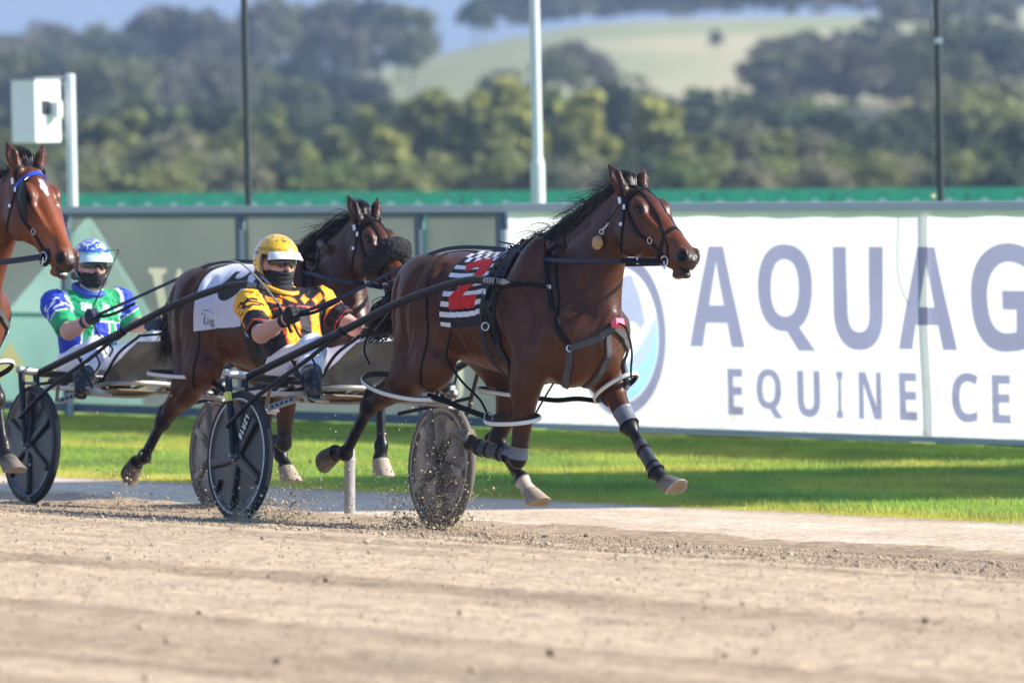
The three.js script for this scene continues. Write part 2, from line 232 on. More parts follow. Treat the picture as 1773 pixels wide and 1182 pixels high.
{ // grey-green banner to the left: t -12 .. 0
  const T0 = -16, T1 = 0.0, B0 = -0.16, B1 = 1.36, W = 2048, H = 300; const X = (t) => (t - T0) / (T1 - T0) * W, Y = (y) => (B1 - y) / (B1 - B0) * H;
  const tex = canvasTex(W, H, (c) => {
    c.fillStyle = '#c2c5be'; c.fillRect(0, 0, W, H); c.fillStyle = '#c3d2c8'; c.fillRect(0, Y(0.56), X(-5.3), H); 
    const tri = (a, b, m, y0, y1, col) => { c.fillStyle = col; c.beginPath(); c.moveTo(X(a), Y(y0)); c.lineTo(X(m), Y(y1)); c.lineTo(X(b), Y(y0)); c.fill(); };
    tri(-7.75, -5.05, -6.17, 0.44, 1.37, '#dff2ea'); c.fillStyle = '#d3ebe1'; c.fillRect(X(-9), Y(0.54), X(-5.4) - X(-9), H);
    tri(-6.0, -5.0, -6.17, 0.3, 1.3, '#dde8df'); c.fillStyle = '#c2c5be'; c.fillRect(X(-5.35), Y(0.46), X(-1) - X(-5.35), H);
    c.fillStyle = '#8fb3a8'; c.fillRect(X(-9), Y(0.565), X(-5.4) - X(-9), 7);
    c.fillStyle = '#f3e6b4'; c.globalAlpha = 0.8; for (const [a, b] of [[-7.9, -7.1], [-7.0, -6.0], [-6.1, -5.3]]) { c.beginPath(); c.moveTo(X(a), Y(-0.02)); c.lineTo(X((a + b) / 2), Y(0.33)); c.lineTo(X(b), Y(-0.02)); c.lineTo(X(b - 0.14), Y(-0.08)); c.lineTo(X((a + b) / 2), Y(0.14)); c.lineTo(X(a + 0.14), Y(-0.08)); c.fill(); } c.globalAlpha = 1;
    c.fillStyle = '#fbf8e6'; fit(c, 'W', X(-5.25), X(-4.35), Y(0.945), Y(0.42), 'serif'); fit(c, 'I', X(-4.2), X(-4.0), Y(0.945), Y(0.42), 'serif');
    fit(c, 'OU', X(-2.02), X(-0.55), Y(0.30), Y(-0.06), 'serif');
    weave(c, W, H, 0.12);
  });
  const f = thing('hoarding', 'grey green hoarding with pale triangles and cream letters behind the drivers', 'hoarding');
  const bm = phy(0.85, 0.84, 0.83, 0.98, { map: tex, transmission: 0.5, thickness: 0, specularIntensity: 0.15 });
  const seam = [T0, -12.4, -9.3, -6.47, -3.74, -1.13, T1];
  for (let k = 0; k < 6; k++) { const g = fbox(seam[k] + 0.02, seam[k + 1] - 0.02, B0, B1, 0.0, 0.004), uv = g.attributes.uv, p = g.attributes.position; for (let i = 0; i < p.count; i++) { const t = sOf(p.getX(i), p.getZ(i)) - sOf(-0.016, -64); uv.setXY(i, (t - T0) / (T1 - T0), (p.getY(i) - B0) / (B1 - B0)); } put('banner', g, bm, f); }
  put('top_rail', [fbox(T0, 0.0, 1.38, 1.435, 0, 0.05)], galv, f); put('shadow_rail', [fbox(T0, 0.0, 1.355, 1.38, -0.01, 0.05)], darkRail, f); put('bottom_rail', [fbox(T0, 0.0, -0.24, -0.165, 0, 0.04)], darkRail, f);
  for (const t of seam.slice(1)) { put('post', [fbox(t - 0.09, t - 0.005, -0.29, 1.355, 0.03, 0.04)], darkRail, f); put('post', [fbox(t + 0.0, t + 0.055, -0.29, 1.25, 0.05, 0.03)], galv, f); }
}
{ // low green advertising fence on the far side of the infield
  const f = thing('advertising_fence', 'long low green advertising fence across the infield', 'fence'); const tex = canvasTex(1024, 64, (c, W, H) => { c.fillStyle = '#74c2b0'; c.fillRect(0, 0, W, H); for (let i = 0; i < 8; i++) { const x = i * 128; c.fillStyle = i % 2 ? '#79c8b4' : '#70bead'; c.fillRect(x, 0, 128, H); c.fillStyle = '#66b0a4'; c.beginPath(); c.ellipse(x + 64, 12, 30, 9, 0, 0, 7); c.fill(); c.fillStyle = '#dff0f4'; c.fillRect(x + 46, 8, 8, 7); c.fillRect(x + 59, 6, 9, 10); c.fillRect(x + 73, 8, 8, 7); } });
  tex.wrapS = THREE.RepeatWrapping; const m = phy(0.9, 0.9, 0.9, 0.9, { map: tex, transmission: 0.55, thickness: 0, specularIntensity: 0.2 });
  for (let k = 0; k < 12; k++) { const L = 3.0, t = -64 + k * L, g = new THREE.BoxGeometry(L - 0.04, 1.2, 0.02); const uv = g.attributes.uv; for (let i = 0; i < uv.count; i++) uv.setX(i, uv.getX(i) * 0.5 + 0.0); g.rotateY(-TT); const off = -30.5; const c = fp(t, 0.41, off); g.translate(c.x, c.y, c.z); put('panel', g, m, f); }
  for (let k = 0; k <= 12; k++) { const c = fp(-65.5 + k * 3, 0, -30.53); put('post', [rod([c.x, -0.6, c.z], [c.x, 0.98, c.z], 0.03)], galv, f); }
}
// ------------------------------------------------------------------ poles
function pole(x, z, r, m, label, h = 14, extra) { const p = thing('light_pole', label, 'pole'); p.position.set(x, -0.3, z); put('mast', [rod([0, 0, 0], [0, h, 0], r, r * 0.8, 20)], m, p); put('base_plate', [box([0, 0.02, 0], r * 4, 0.04, r * 4)], galv, p); if (extra) extra(p); return p; }
const darkPole = std(0.022, 0.026, 0.032, 0.45), whitePole = std(0.55, 0.57, 0.60, 0.5);
pole(-2.2, -72, 0.030, darkPole, 'thin dark pole rising between the two drivers behind the fence');
pole(0.247, -72, 0.045, whitePole, 'pale thick light pole rising left of the leading horse', 14, (p) => put('sleeve', [rod([0, 0, 0], [0, 1.98, 0], 0.06, 0.06, 20), rod([0, 1.98, 0], [0, 2.04, 0], 0.06, 0.045, 20)], whitePole, p));
pole(3.645, -72, 0.030, darkPole, 'thin dark pole with a small bracket above the blue letters', 14, (p) => { put('bracket', [box([0.005, 2.95, 0.03], 0.06, 0.05, 0.06), rod([-0.04, 2.95, 0], [0.04, 2.95, 0], 0.008)], galv, p); put('cable', [rod([-0.06, 0.2, 0], [-0.06, 6, 0], 0.006)], std(0.25, 0.22, 0.2, 0.7), p); put('lamp_cap', [ball([-0.07, 1.64, 0.04], 0.022)], std(0.6, 0.5, 0.38, 0.6), p); });
{ const p = thing('camera_box', 'white metal box with a hooded window on a post at the left', 'box'); p.position.set(-3.84, -0.3, -75);
  put('post', [rod([0, 0, 0], [0, 2.83, 0], 0.046, 0.046, 20), ball([0, 2.83, 0], 0.046, 1, 0.3, 1)], whitePole, p);
  const w = std(0.78, 0.78, 0.77, 0.5); const b = new THREE.Group(); b.name = 'housing'; b.position.set(-0.30, 2.52, 0.05); b.rotation.y = -44 * Math.PI / 180; p.add(b);
  put('casing', [box([0, 0, 0], 0.31, 0.555, 0.31, 0.012)], w, b); put('lid', [box([0, 0.285, 0], 0.34, 0.02, 0.34, 0.006)], std(0.25, 0.26, 0.28, 0.5), b); put('window_frame', [box([0.157, 0.03, 0.03], 0.012, 0.13, 0.10, 0.004)], std(0.03, 0.035, 0.045, 0.3), b); put('hood', [box([0.20, 0.01, -0.06], 0.10, 0.15, 0.06, 0.01), rod([0.19, 0.02, -0.05], [0.22, -0.07, -0.08], 0.03)], w, b);
  put('arm', [rod([-0.2, 2.3, 0], [0, 2.3, 0], 0.016)], galv, p); put('arm', [rod([-0.2, 2.76, 0], [0, 2.76, 0], 0.016)], galv, p); }
{ // slim white marker of the inside line
  const p = thing('track_marker', 'slim white plastic marker post standing at the inside edge of the track', 'marker post'); p.position.set(-0.967, -0.235, -49.6); p.rotation.z = -0.02; const m = std(0.42, 0.42, 0.44, 0.6, { map: gravelTex, bumpMap: fineBump, bumpScale: 0.002 });
  put('stem', [rod([0, -0.1, 0], [0, 0.42, 0], 0.033, 0.031, 24), ball([0, 0.42, 0], 0.031, 1, 0.5, 1)], m, p); put('collar', [rod([0, 0.36, 0], [0, 0.38, 0], 0.035, 0.035, 24)], std(0.3, 0.3, 0.31, 0.6), p); }
{ // timing hut out of frame to the right, whose shade lies across the verge
  const p = thing('timing_hut', 'tall pale timing hut beside the verge, right of the view', 'hut'); p.position.set(13, -0.3, -52.3);
  put('wall', [box([0, 5, 0], 3.2, 10, 4.4, 0.03)], std(0.5, 0.5, 0.48, 0.8), p); put('roof', [box([0, 10.1, 0], 3.8, 0.2, 5.0, 0.03)], galv, p); put('window', [box([-1.61, 8, 0], 0.04, 1.4, 3.4, 0.01)], std(0.03, 0.04, 0.05, 0.1), p); put('door', [box([-1.61, 1.05, 1], 0.05, 2.1, 0.95, 0.01)], std(0.1, 0.15, 0.2, 0.5), p); }
// ------------------------------------------------------------------ trees
function treeParts(kind, sd) {   // unit height
  srand(sd); const clumps = [], nC = kind === 'spire' ? 26 : 30;
  for (let i = 0; i < nC; i++) {
    if (kind === 'spire') { const h = 0.08 + 0.9 * Math.pow(rnd(), 0.9), r = 0.20 * (1 - h) + 0.03, a = rr(0, 6.28); clumps.push([Math.cos(a) * r * rr(0.3, 1), h, Math.sin(a) * r * rr(0.3, 1), 0.05 + 0.09 * (1 - h)]); }
    else { const a = rr(0, 6.28), e = rr(-0.5, 1.4), R = kind === 'round' ? 0.34 : 0.42; clumps.push([Math.cos(a) * Math.cos(e) * R * rr(0.5, 1), 0.60 + Math.sin(e) * 0.30 * rr(0.6, 1), Math.sin(a) * Math.cos(e) * R * rr(0.5, 1), rr(0.09, 0.17)]); }
  }
  if (kind === 'round') for (let i = 0; i < 12; i++) clumps.push([rr(-0.3, 0.3), rr(0.08, 0.4), rr(-0.3, 0.3), rr(0.1, 0.16)]);
  const P = [], C = [], n = 2400;
  for (let i = 0; i < n; i++) {
    const c = clumps[(rnd() * clumps.length) | 0], u = rr(-1, 1), a = rr(0, 6.28), q = Math.sqrt(1 - u * u), d = c[3] * Math.pow(rnd(), 0.4), x = c[0] + Math.cos(a) * q * d, y = c[1] + u * d * 0.8, z = c[2] + Math.sin(a) * q * d, s = rr(0.018, 0.042);
    const n1 = V(rr(-1, 1), rr(-0.2, 1), rr(-1, 1)).normalize(), t1 = V(rr(-1, 1), rr(-1, 1), rr(-1, 1)).cross(n1).normalize(), t2 = n1.clone().cross(t1);
    for (const [p, r] of [[-1, -0.6], [1, -0.6], [0, 1]]) P.push(x + (t1.x * p + t2.x * r) * s, y + (t1.y * p + t2.y * r) * s, z + (t1.z * p + t2.z * r) * s);
    const k = rr(0.65, 1.35); for (let j = 0; j < 3; j++) C.push(k, k * rr(0.97, 1.03), k * 0.95);
  }
  const g = new THREE.BufferGeometry(); g.setAttribute('position', new THREE.Float32BufferAttribute(P, 3)); g.setAttribute('color', new THREE.Float32BufferAttribute(C, 3)); g.computeVertexNormals();
  const tr = [rod([0, -0.05, 0], [0.01, 0.5, 0], 0.022, 0.012, 8)]; for (let i = 0; i < 5; i++) { const a = i * 1.3; tr.push(rod([0, 0.25 + i * 0.04, 0], [Math.cos(a) * 0.2, 0.55 + i * 0.05, Math.sin(a) * 0.2], 0.010, 0.004, 6)); }
  return [g, merge(tr)];
}
const TREE = { spire: [treeParts('spire', 3), treeParts('spire', 9)], round: [treeParts('round', 21), treeParts('round', 33)], gum: [treeParts('gum', 41), treeParts('gum', 57), treeParts('gum', 63)] };
const leafMat = (r, g, b) => phy(r, g, b, 0.8, { vertexColors: true, side: THREE.DoubleSide, transmission: 0.35, thickness: 0, specularIntensity: 0.3 });
const LEAF = { gold: leafMat(0.42, 0.41, 0.12), olive: leafMat(0.26, 0.27, 0.095), dark: leafMat(0.075, 0.105, 0.05), green: leafMat(0.17, 0.21, 0.065), grey: leafMat(0.25, 0.235, 0.14) };
const HLEAF = { dark: leafMat(0.06, 0.08, 0.055), grey: leafMat(0.165, 0.16, 0.115), olive: leafMat(0.16, 0.175, 0.08), green: leafMat(0.12, 0.15, 0.065) };
const bark = std(0.16, 0.13, 0.10, 0.9);
const VIEW0 = new THREE.Euler(-Math.atan(402 / 14775), 0, -1.2 * Math.PI / 180, 'XYZ');   // bearings measured on the photograph, turned into fixed places
function at(px, py, d) { const f = 14775, v = V((px - 886.5) / f, (591 - py) / f, -1).applyEuler(VIEW0); return v.multiplyScalar(d / -v.z).add(V(0, 2.15, 0)); }
const proto = {};
function tree(kind, leaf, px, topY, d, baseY, wide, label, group, name = 'tree') {
  const top = at(px, topY, d), y0 = baseY === undefined ? hillY(top.x, top.z) : baseY, H = Math.max(1.5, top.y - y0), key = kind + leaf + ((px * 7 | 0) % TREE[kind].length); let t;
  if (!proto[key]) { t = thing(name, label, 'tree', group); const [c, tr] = TREE[kind][((px * 7 | 0) % TREE[kind].length)]; put('crown', c, kind === 'gum' ? HLEAF[leaf] : LEAF[leaf], t); put('trunk', tr, bark, t); proto[key] = t; }
  else { t = proto[key].clone(); t.name = numbered(name); scene.add(t); tag(t, label, 'tree', group); if (!group) delete t.userData.group; }
  t.position.set(top.x, y0, top.z); t.scale.set(H * wide, H, H * wide); t.rotation.y = (px * 13.7) % 6.28; return t;
}
srand(91); const rowTrees = [], hillTrees = [], wood = [];
const ORD = (n) => ['leftmost', 'second', 'third', 'fourth', 'fifth', 'sixth', 'seventh', 'eighth', 'ninth', 'tenth', 'eleventh', 'twelfth', 'thirteenth', 'fourteenth', 'fifteenth', 'sixteenth', 'seventeenth', 'eighteenth', 'nineteenth', 'twentieth'][n] || ['twenty', 'thirty', 'forty'][Math.floor((n + 1) / 10) - 2] + ' ' + ['zeroth', 'first', 'second', 'third', 'fourth', 'fifth', 'sixth', 'seventh', 'eighth', 'ninth'][(n + 1) % 10];
const GR1 = 'tall trees in the row behind the green fence', L1 = { gold: 'golden slender tree behind the green fence', olive: 'olive slender tree behind the green fence', dark: 'dark bushy tree behind the green fence', green: 'green bushy tree behind the green fence', grey: 'greyish bushy tree behind the green fence' };
const GRS = { gold: 'golden slender trees behind the green fence', olive: 'olive slender trees behind the green fence', dark: 'dark bushy trees behind the green fence', green: 'green bushy trees behind the green fence', grey: 'greyish bushy trees behind the green fence' };
// px, top, kind, leaf, width, distance
for (const [x, y, k, l, w, d] of [
  [10, 225, 'spire', 'olive', 1.93, 480], [75, 235, 'round', 'green', 1.0, 500], [165, 205, 'spire', 'olive', 1.93, 470], [215, 190, 'spire', 'olive', 1.57, 490], [150, 250, 'round', 'grey', 1, 440], [300, 215, 'round', 'grey', 0.95, 450], [262, 240, 'spire', 'olive', 1.75, 455], [335, 225, 'spire', 'olive', 1.40, 452], [390, 225, 'spire', 'olive', 1.40, 460], [455, 250, 'round', 'grey', 0.8, 445], [505, 235, 'spire', 'olive', 1.57, 450], [540, 260, 'spire', 'gold', 1.40, 440],
  [245, 160, 'round', 'dark', 1, 560], [385, 170, 'round', 'dark', 1.2, 560], [455, 165, 'round', 'dark', 1.1, 565], [520, 185, 'round', 'dark', 1.1, 555], [590, 175, 'round', 'dark', 1.1, 560], [655, 165, 'round', 'dark', 1, 570], [430, 195, 'spire', 'olive', 1, 500], [475, 185, 'spire', 'olive', 1, 520],
  [590, 225, 'spire', 'olive', 1.57, 460], [640, 190, 'spire', 'olive', 1.2, 480], [675, 220, 'spire', 'gold', 1.40, 450], [715, 170, 'spire', 'olive', 1.3, 490], [757, 150, 'spire', 'olive', 1.4, 480], [790, 200, 'spire', 'green', 1.57, 470], [818, 160, 'spire', 'gold', 1.2, 475], [850, 205, 'spire', 'olive', 1.57, 460], [888, 138, 'spire', 'gold', 1.4, 470], [905, 170, 'spire', 'gold', 1.3, 465],
  [745, 185, 'round', 'dark', 1.1, 560], [830, 175, 'round', 'dark', 1.1, 565], [965, 190, 'round', 'dark', 1.0, 560],
  [955, 150, 'spire', 'green', 1.2, 500], [1005, 155, 'spire', 'gold', 1.5, 470], [1030, 190, 'spire', 'gold', 1.3, 465], [985, 220, 'spire', 'olive', 1.40, 455], [1075, 130, 'round', 'dark', 1.3, 580], [1110, 190, 'spire', 'olive', 1.4, 480], [1135, 165, 'spire', 'gold', 1.5, 470], [1165, 215, 'spire', 'olive', 1.57, 460],
  [1190, 150, 'round', 'dark', 1.4, 590], [1250, 150, 'round', 'dark', 1.4, 600], [1320, 160, 'round', 'dark', 1.5, 600], [1385, 165, 'round', 'green', 1.4, 610], [1290, 200, 'round', 'grey', 1.0, 470], [1230, 235, 'spire', 'olive', 1.57, 450], [1345, 225, 'spire', 'olive', 1.75, 455], [1400, 215, 'round', 'grey', 0.9, 460], [1450, 175, 'round', 'dark', 1.3, 580], [1455, 245, 'spire', 'green', 1.57, 455], [1510, 210, 'round', 'dark', 1.1, 520], [1545, 190, 'round', 'dark', 1.1, 525], [1580, 270, 'spire', 'gold', 1.6, 430], [1550, 275, 'spire', 'gold', 1.4, 430], [1612, 240, 'round', 'dark', 1, 500],
  [1640, 130, 'round', 'grey', 1.3, 540], [1690, 140, 'round', 'olive', 1.2, 535], [1735, 130, 'round', 'grey', 1.3, 540], [1765, 200, 'round', 'dark', 1.1, 460], [1680, 240, 'round', 'dark', 1.1, 450], [1720, 255, 'spire', 'green', 1.57, 440], [1640, 250, 'spire', 'green', 1.57, 445],
  [40, 180, 'round', 'dark', 1.1, 570], [110, 190, 'round', 'dark', 1.1, 575], [310, 180, 'round', 'green', 1.1, 560],
]) rowTrees.push([k, l, x, y, d, -5.2, w]);
for (let i = 0; i < 34; i++) { const x = i * 54 + rr(-18, 18), l = ['olive', 'dark', 'green', 'grey', 'olive'][(rnd() * 5) | 0]; wood.push(['round', l, x, rr(255, 295), rr(400, 430), -5.0, 1.1]); }
// the hillside
const GH = 'trees scattered over the hillside', LH = { dark: 'dark tree on the hillside', grey: 'greyish tree on the hillside', olive: 'olive tree on the hillside', green: 'green tree on the hillside' };
for (const [x, y, l, d, w] of [
  [30, 45, 'grey', 1020, 1], [95, 30, 'grey', 1040, 1.1], [160, 40, 'olive', 1030, 1], [215, 50, 'dark', 1020, 0.9], [-15, 60, 'grey', 1000, 1], [65, 70, 'dark', 990, 1], [130, 75, 'grey', 1000, 1], [280, 5, 'grey', 1060, 1.1], [330, 0, 'dark', 1060, 1.1], [370, 20, 'grey', 1050, 1], [460, -10, 'grey', 1060, 1.1], [500, 5, 'olive', 1060, 1], [440, 30, 'grey', 1040, 0.9], [580, -8, 'grey', 1060, 1.2], [630, -15, 'dark', 1060, 1.1], [690, -5, 'olive', 1050, 1.1], [655, 40, 'grey', 1000, 1], [610, 50, 'grey', 990, 0.9], [710, 45, 'olive', 990, 0.9], [820, -5, 'dark', 1150, 0.9], [835, 5, 'green', 1140, 0.8],
  [290, 118, 'grey', 800, 0.9], [350, 80, 'dark', 880, 1], [390, 100, 'grey', 860, 1], [250, 100, 'olive', 850, 0.9], [450, 110, 'olive', 820, 1], [520, 130, 'green', 760, 1], [990, 60, 'grey', 860, 1], [965, 80, 'olive', 840, 0.9], [1025, 85, 'grey', 850, 0.9], [1225, -4, 'grey', 1180, 0.8], [1410, 22, 'dark', 1200, 0.7], [870, 110, 'olive', 800, 0.9], [1240, 50, 'grey', 1000, 0.7],
  [1340, 60, 'grey', 900, 1.1], [1390, 75, 'olive', 880, 1.1], [1440, 60, 'grey', 900, 1.1], [1500, 55, 'dark', 920, 1.1], [1550, 45, 'grey', 940, 1.1], [1600, 60, 'olive', 900, 1.1], [1480, 105, 'dark', 800, 1], [1560, 110, 'grey', 800, 1], [1360, 120, 'grey', 790, 1], [1650, 80, 'dark', 900, 1.1], [1700, 70, 'dark', 920, 1.1], [1760, 80, 'grey', 900, 1.1], [1740, 40, 'dark', 1000, 1.1],
]) hillTrees.push(['gum', l, x, y, d, undefined, w]);
for (let i = 0; i < 60; i++) { const x = 870 + i * 16.5 + rr(-8, 8), l = ['dark', 'dark', 'grey', 'olive'][(rnd() * 4) | 0]; const d = rr(1330, 1420); wood.push(['gum', l, x, rr(-35, 12), d, undefined, 1.1]); }
for (let i = 0; i < 26; i++) { const x = 1500 + rr(0, 300), l = ['dark', 'grey', 'olive'][(rnd() * 3) | 0]; wood.push(['gum', l, x, rr(-20, 60), rr(1000, 1250), undefined, 1.1]); }
for (let i = 0; i < 24; i++) { const x = rr(-20, 700), l = ['dark', 'grey', 'olive'][(rnd() * 3) | 0]; wood.push(['gum', l, x, rr(70, 130), rr(760, 900), undefined, 1.0]); }
for (let i = 0; i < 70; i++) { const x = 1300 + Math.pow(rnd(), 0.8) * 500, l = ['dark', 'grey', 'olive', 'grey'][(rnd() * 4) | 0]; wood.push(['gum', l, x, rr(45, 130) - (x - 1300) * 0.06, rr(780, 980), undefined, 1.15]); }
for (const [list, labels, groups] of [[rowTrees, L1, GRS], [hillTrees, LH, null]]) {
  const byLeaf = {}; list.sort((a, b) => a[2] - b[2]); for (const t of list) { const key = t[1] + (groups ? t[0] : ''), n = byLeaf[key] = (byLeaf[key] ?? -1) + 1; const base = (t[0] === 'spire' ? labels[t[1]].replace('bushy', 'slender') : labels[t[1]].replace('slender', 'rounded')); tree(t[0], t[1], t[2], t[3], t[4], t[5], t[6], base + ', ' + ORD(n) + ' of its kind from the left', groups ? 'trees in the row behind the green fence' : GH); }
}
for (const kind of ['round', 'gum']) { const L = wood.filter((w) => w[0] === kind), im = new THREE.InstancedMesh(TREE[kind][0][0], leafMat(1, 1, 1), L.length), m4 = new THREE.Matrix4(), c = new THREE.Color(); L.forEach(([, l, px, ty, d, by, w], i) => { const top = at(px, ty, d), y0 = by ?? hillY(top.x, top.z), H = Math.max(2.5, top.y - y0); m4.makeRotationY(px * 1.7); m4.scale(V(H * w, H, H * w)); m4.setPosition(top.x, y0, top.z); im.setMatrixAt(i, m4); im.setColorAt(i, c.copy((kind === 'gum' ? HLEAF : LEAF)[l].color)); });
  im.name = kind === 'round' ? 'undergrowth' : 'woodland'; im.userData.kind = 'stuff'; tag(im, kind === 'round' ? 'mass of low scrub along the foot of the tree row' : 'mass of woodland covering the far slopes of the hillside', 'wood'); im.castShadow = im.receiveShadow = true; scene.add(im); }
for (const px of [1681, 1703]) { const b = at(px, 130, 1000), t = at(px, 82, 1000), p = thing('pylon', px < 1690 ? 'left one of two slim pale towers above the trees at the right' : 'right one of two slim pale towers above the trees at the right', 'tower'); p.position.set(b.x, hillY(b.x, b.z), b.z); put('shaft', [rod([0, 0, 0], [0, t.y - p.position.y, 0], 0.5, 0.4, 8)], std(0.7, 0.7, 0.75, 0.6), p); put('head', [box([0, t.y - p.position.y, 0], 1.3, 0.5, 0.5)], std(0.7, 0.7, 0.75, 0.6), p); }
// ------------------------------------------------------------------ bodies: distance fields joined by a smooth minimum and meshed with surface nets
function cap(a, b, ra, rb, k = 0.02, fz = 1) {
  const [ax, ay, az] = A3(a), [cx, cy, cz] = A3(b), bx = cx - ax, by = cy - ay, bz = cz - az, L2 = bx * bx + by * by + bz * bz + 1e-9, sc = Math.min(1, fz);
  return { k, c: [(ax + cx) / 2, (ay + cy) / 2, (az + cz) / 2], R: Math.sqrt(L2) / 2 + Math.max(ra, rb) * Math.max(1, fz), f(x, y, z) {
    const px = x - ax, py = y - ay, pz = z - az, t = clamp((px * bx + py * by + pz * bz) / L2), dx = px - t * bx, dy = py - t * by, dz = (pz - t * bz) / fz; return (Math.sqrt(dx * dx + dy * dy + dz * dz) - (ra + (rb - ra) * t)) * sc; } };
}
function ell(c, r, k = 0.03, ang = 0, yaw = 0, tilt = 0) {
  const q = new THREE.Quaternion().setFromEuler(new THREE.Euler(tilt, yaw, ang, 'YXZ')), m = new THREE.Matrix4().makeRotationFromQuaternion(q).elements, [cx, cy, cz] = A3(c), [a, b, d] = r;
  return { k, c: [cx, cy, cz], R: Math.max(a, b, d), f(x, y, z) {
    const px = x - cx, py = y - cy, pz = z - cz, u = (px * m[0] + py * m[1] + pz * m[2]) / a, v = (px * m[4] + py * m[5] + pz * m[6]) / b, w = (px * m[8] + py * m[9] + pz * m[10]) / d;
    const q0 = Math.sqrt(u * u + v * v + w * w); if (q0 < 1e-6) return -Math.min(a, b, d); const g = Math.sqrt(u * u / (a * a) + v * v / (b * b) + w * w / (d * d)); return q0 * (q0 - 1) / g; } };
}
// cross-sections along the middle plane, each {t: [x, y] top, b: [x, y] bottom, w: half width}
function sweep(secs, k = 0.03, egg = 0) {
  const S = [], n = secs.length, cr = (a, b, c, d, t) => 0.5 * (2 * b + (c - a) * t + (2 * a - 5 * b + 4 * c - d) * t * t + (3 * b - a - 3 * c + d) * t * t * t), fl = secs.map((s) => [s.t[0], s.t[1], s.b[0], s.b[1], s.w]);
  for (let i = 0; i < n - 1; i++) for (let j = 0; j < 5; j++) { const P = [fl[Math.max(0, i - 1)], fl[i], fl[i + 1], fl[Math.min(n - 1, i + 2)]]; S.push([0, 1, 2, 3, 4].map((q) => cr(P[0][q], P[1][q], P[2][q], P[3][q], j / 5))); }
  S.push(fl[n - 1]); let x0 = 9, x1 = -9, y0 = 9, y1 = -9, W = 0;
  const T = S.map((s) => { const ex = s[0] - s[2], ey = s[1] - s[3], l = Math.hypot(ex, ey); x0 = Math.min(x0, s[0], s[2]); x1 = Math.max(x1, s[0], s[2]); y0 = Math.min(y0, s[1], s[3]); y1 = Math.max(y1, s[1], s[3]); W = Math.max(W, s[4]); return { cx: (s[0] + s[2]) / 2, cy: (s[1] + s[3]) / 2, ex: ex / l, ey: ey / l, a: l / 2, w: s[4] }; });
  let sg = 0; for (let i = 0; i < T.length - 1; i++) sg += (T[i + 1].cx - T[i].cx) * T[i].ey - (T[i + 1].cy - T[i].cy) * T[i].ex; sg = Math.sign(sg);
  for (const t of T) { t.nx = t.ey * sg; t.ny = -t.ex * sg; }
  return { k, c: [(x0 + x1) / 2, (y0 + y1) / 2, 0], R: Math.hypot(x1 - x0, y1 - y0) / 2 + W * 0.6, f(x, y, z) {
    let i = 0, d0 = (x - T[0].cx) * T[0].nx + (y - T[0].cy) * T[0].ny, d1 = d0, t = 0, out = 0;
    if (d0 < 0) { out = -d0; } else { let hit = false; for (; i < T.length - 1; i++) { d1 = (x - T[i + 1].cx) * T[i + 1].nx + (y - T[i + 1].cy) * T[i + 1].ny; if (d1 < 0) { t = d0 / (d0 - d1 + 1e-9); hit = true; break; } d0 = d1; } if (!hit) { i = T.length - 2; t = 1; out = d0; } }
    const A = T[i], B = T[i + 1], a = mix(A.a, B.a, t), w0 = mix(A.w, B.w, t), cx = mix(A.cx, B.cx, t), cy = mix(A.cy, B.cy, t), ex = mix(A.ex, B.ex, t), ey = mix(A.ey, B.ey, t);
    const v = (x - cx) * ex + (y - cy) * ey, w = w0 * (1 - egg * clamp(v / a, -1, 1)), p = v / a, q = z / w, r = Math.sqrt(p * p + q * q); let d = r < 1e-6 ? -Math.min(a, w) : r * (r - 1) / Math.sqrt(p * p / (a * a) + q * q / (w * w));
    return out > 0 ? (d > 0 ? Math.hypot(d, out) : Math.max(d, out)) : d; } };
}
const both = (fn) => [fn(1), fn(-1)];
function moved(p, M, Mi, s) { const c = V(...p.c).applyMatrix4(M), e = Mi.elements; return { ...p, k: p.k * s, c: [c.x, c.y, c.z], R: p.R * s, f: (x, y, z) => p.f(e[0] * x + e[4] * y + e[8] * z + e[12], e[1] * x + e[5] * y + e[9] * z + e[13], e[2] * x + e[6] * y + e[10] * z + e[14]) * s }; }
const clipped = (p, pt, n) => ({ ...p, f: (x, y, z) => Math.max(p.f(x, y, z), (x - pt[0]) * n[0] + (y - pt[1]) * n[1] + (z - pt[2]) * n[2]) });
function evalList(L, x, y, z) {
  let d = 1e3; for (let i = 0; i < L.length; i++) { const p = L[i]; if (p.sub) { const e = -p.f(x, y, z), h = Math.max(p.k - Math.abs(d - e), 0) / p.k; d = Math.max(d, e) + h * h * p.k * 0.25; } else { const e = p.f(x, y, z), h = Math.max(p.k - Math.abs(d - e), 0) / p.k; d = Math.min(d, e) - h * h * p.k * 0.25; } } return d;
}
function field(prims, disp) {
  prims = [...prims.filter((p) => !p.sub), ...prims.filter((p) => p.sub)];
  const F = { prims, disp }; F.near = (cx, cy, cz, r) => prims.filter((p) => { const d = Math.hypot(cx - p.c[0], cy - p.c[1], cz - p.c[2]) - p.R; return d < r; });
  F.d = (x, y, z) => evalList(F.near(x, y, z, 0.12), x, y, z); F.far = (x, y, z) => evalList(prims, x, y, z);
  F.n = (x, y, z, e = 0.004) => { const L = F.near(x, y, z, 0.14), f = (a, b, c) => evalList(L, a, b, c), n = V(f(x + e, y, z) - f(x - e, y, z), f(x, y + e, z) - f(x, y - e, z), f(x, y, z + e) - f(x, y, z - e)); return n.lengthSq() < 1e-14 ? V(0, 1, 0) : n.normalize(); };
  F.snap = (p, off = 0) => { const q = p.clone(); for (let i = 0; i < 8; i++) { const d = F.far(q.x, q.y, q.z) - off; q.addScaledVector(F.n(q.x, q.y, q.z), -d * 0.9); if (Math.abs(d) < 3e-4) break; } return q; };
  return F;
}
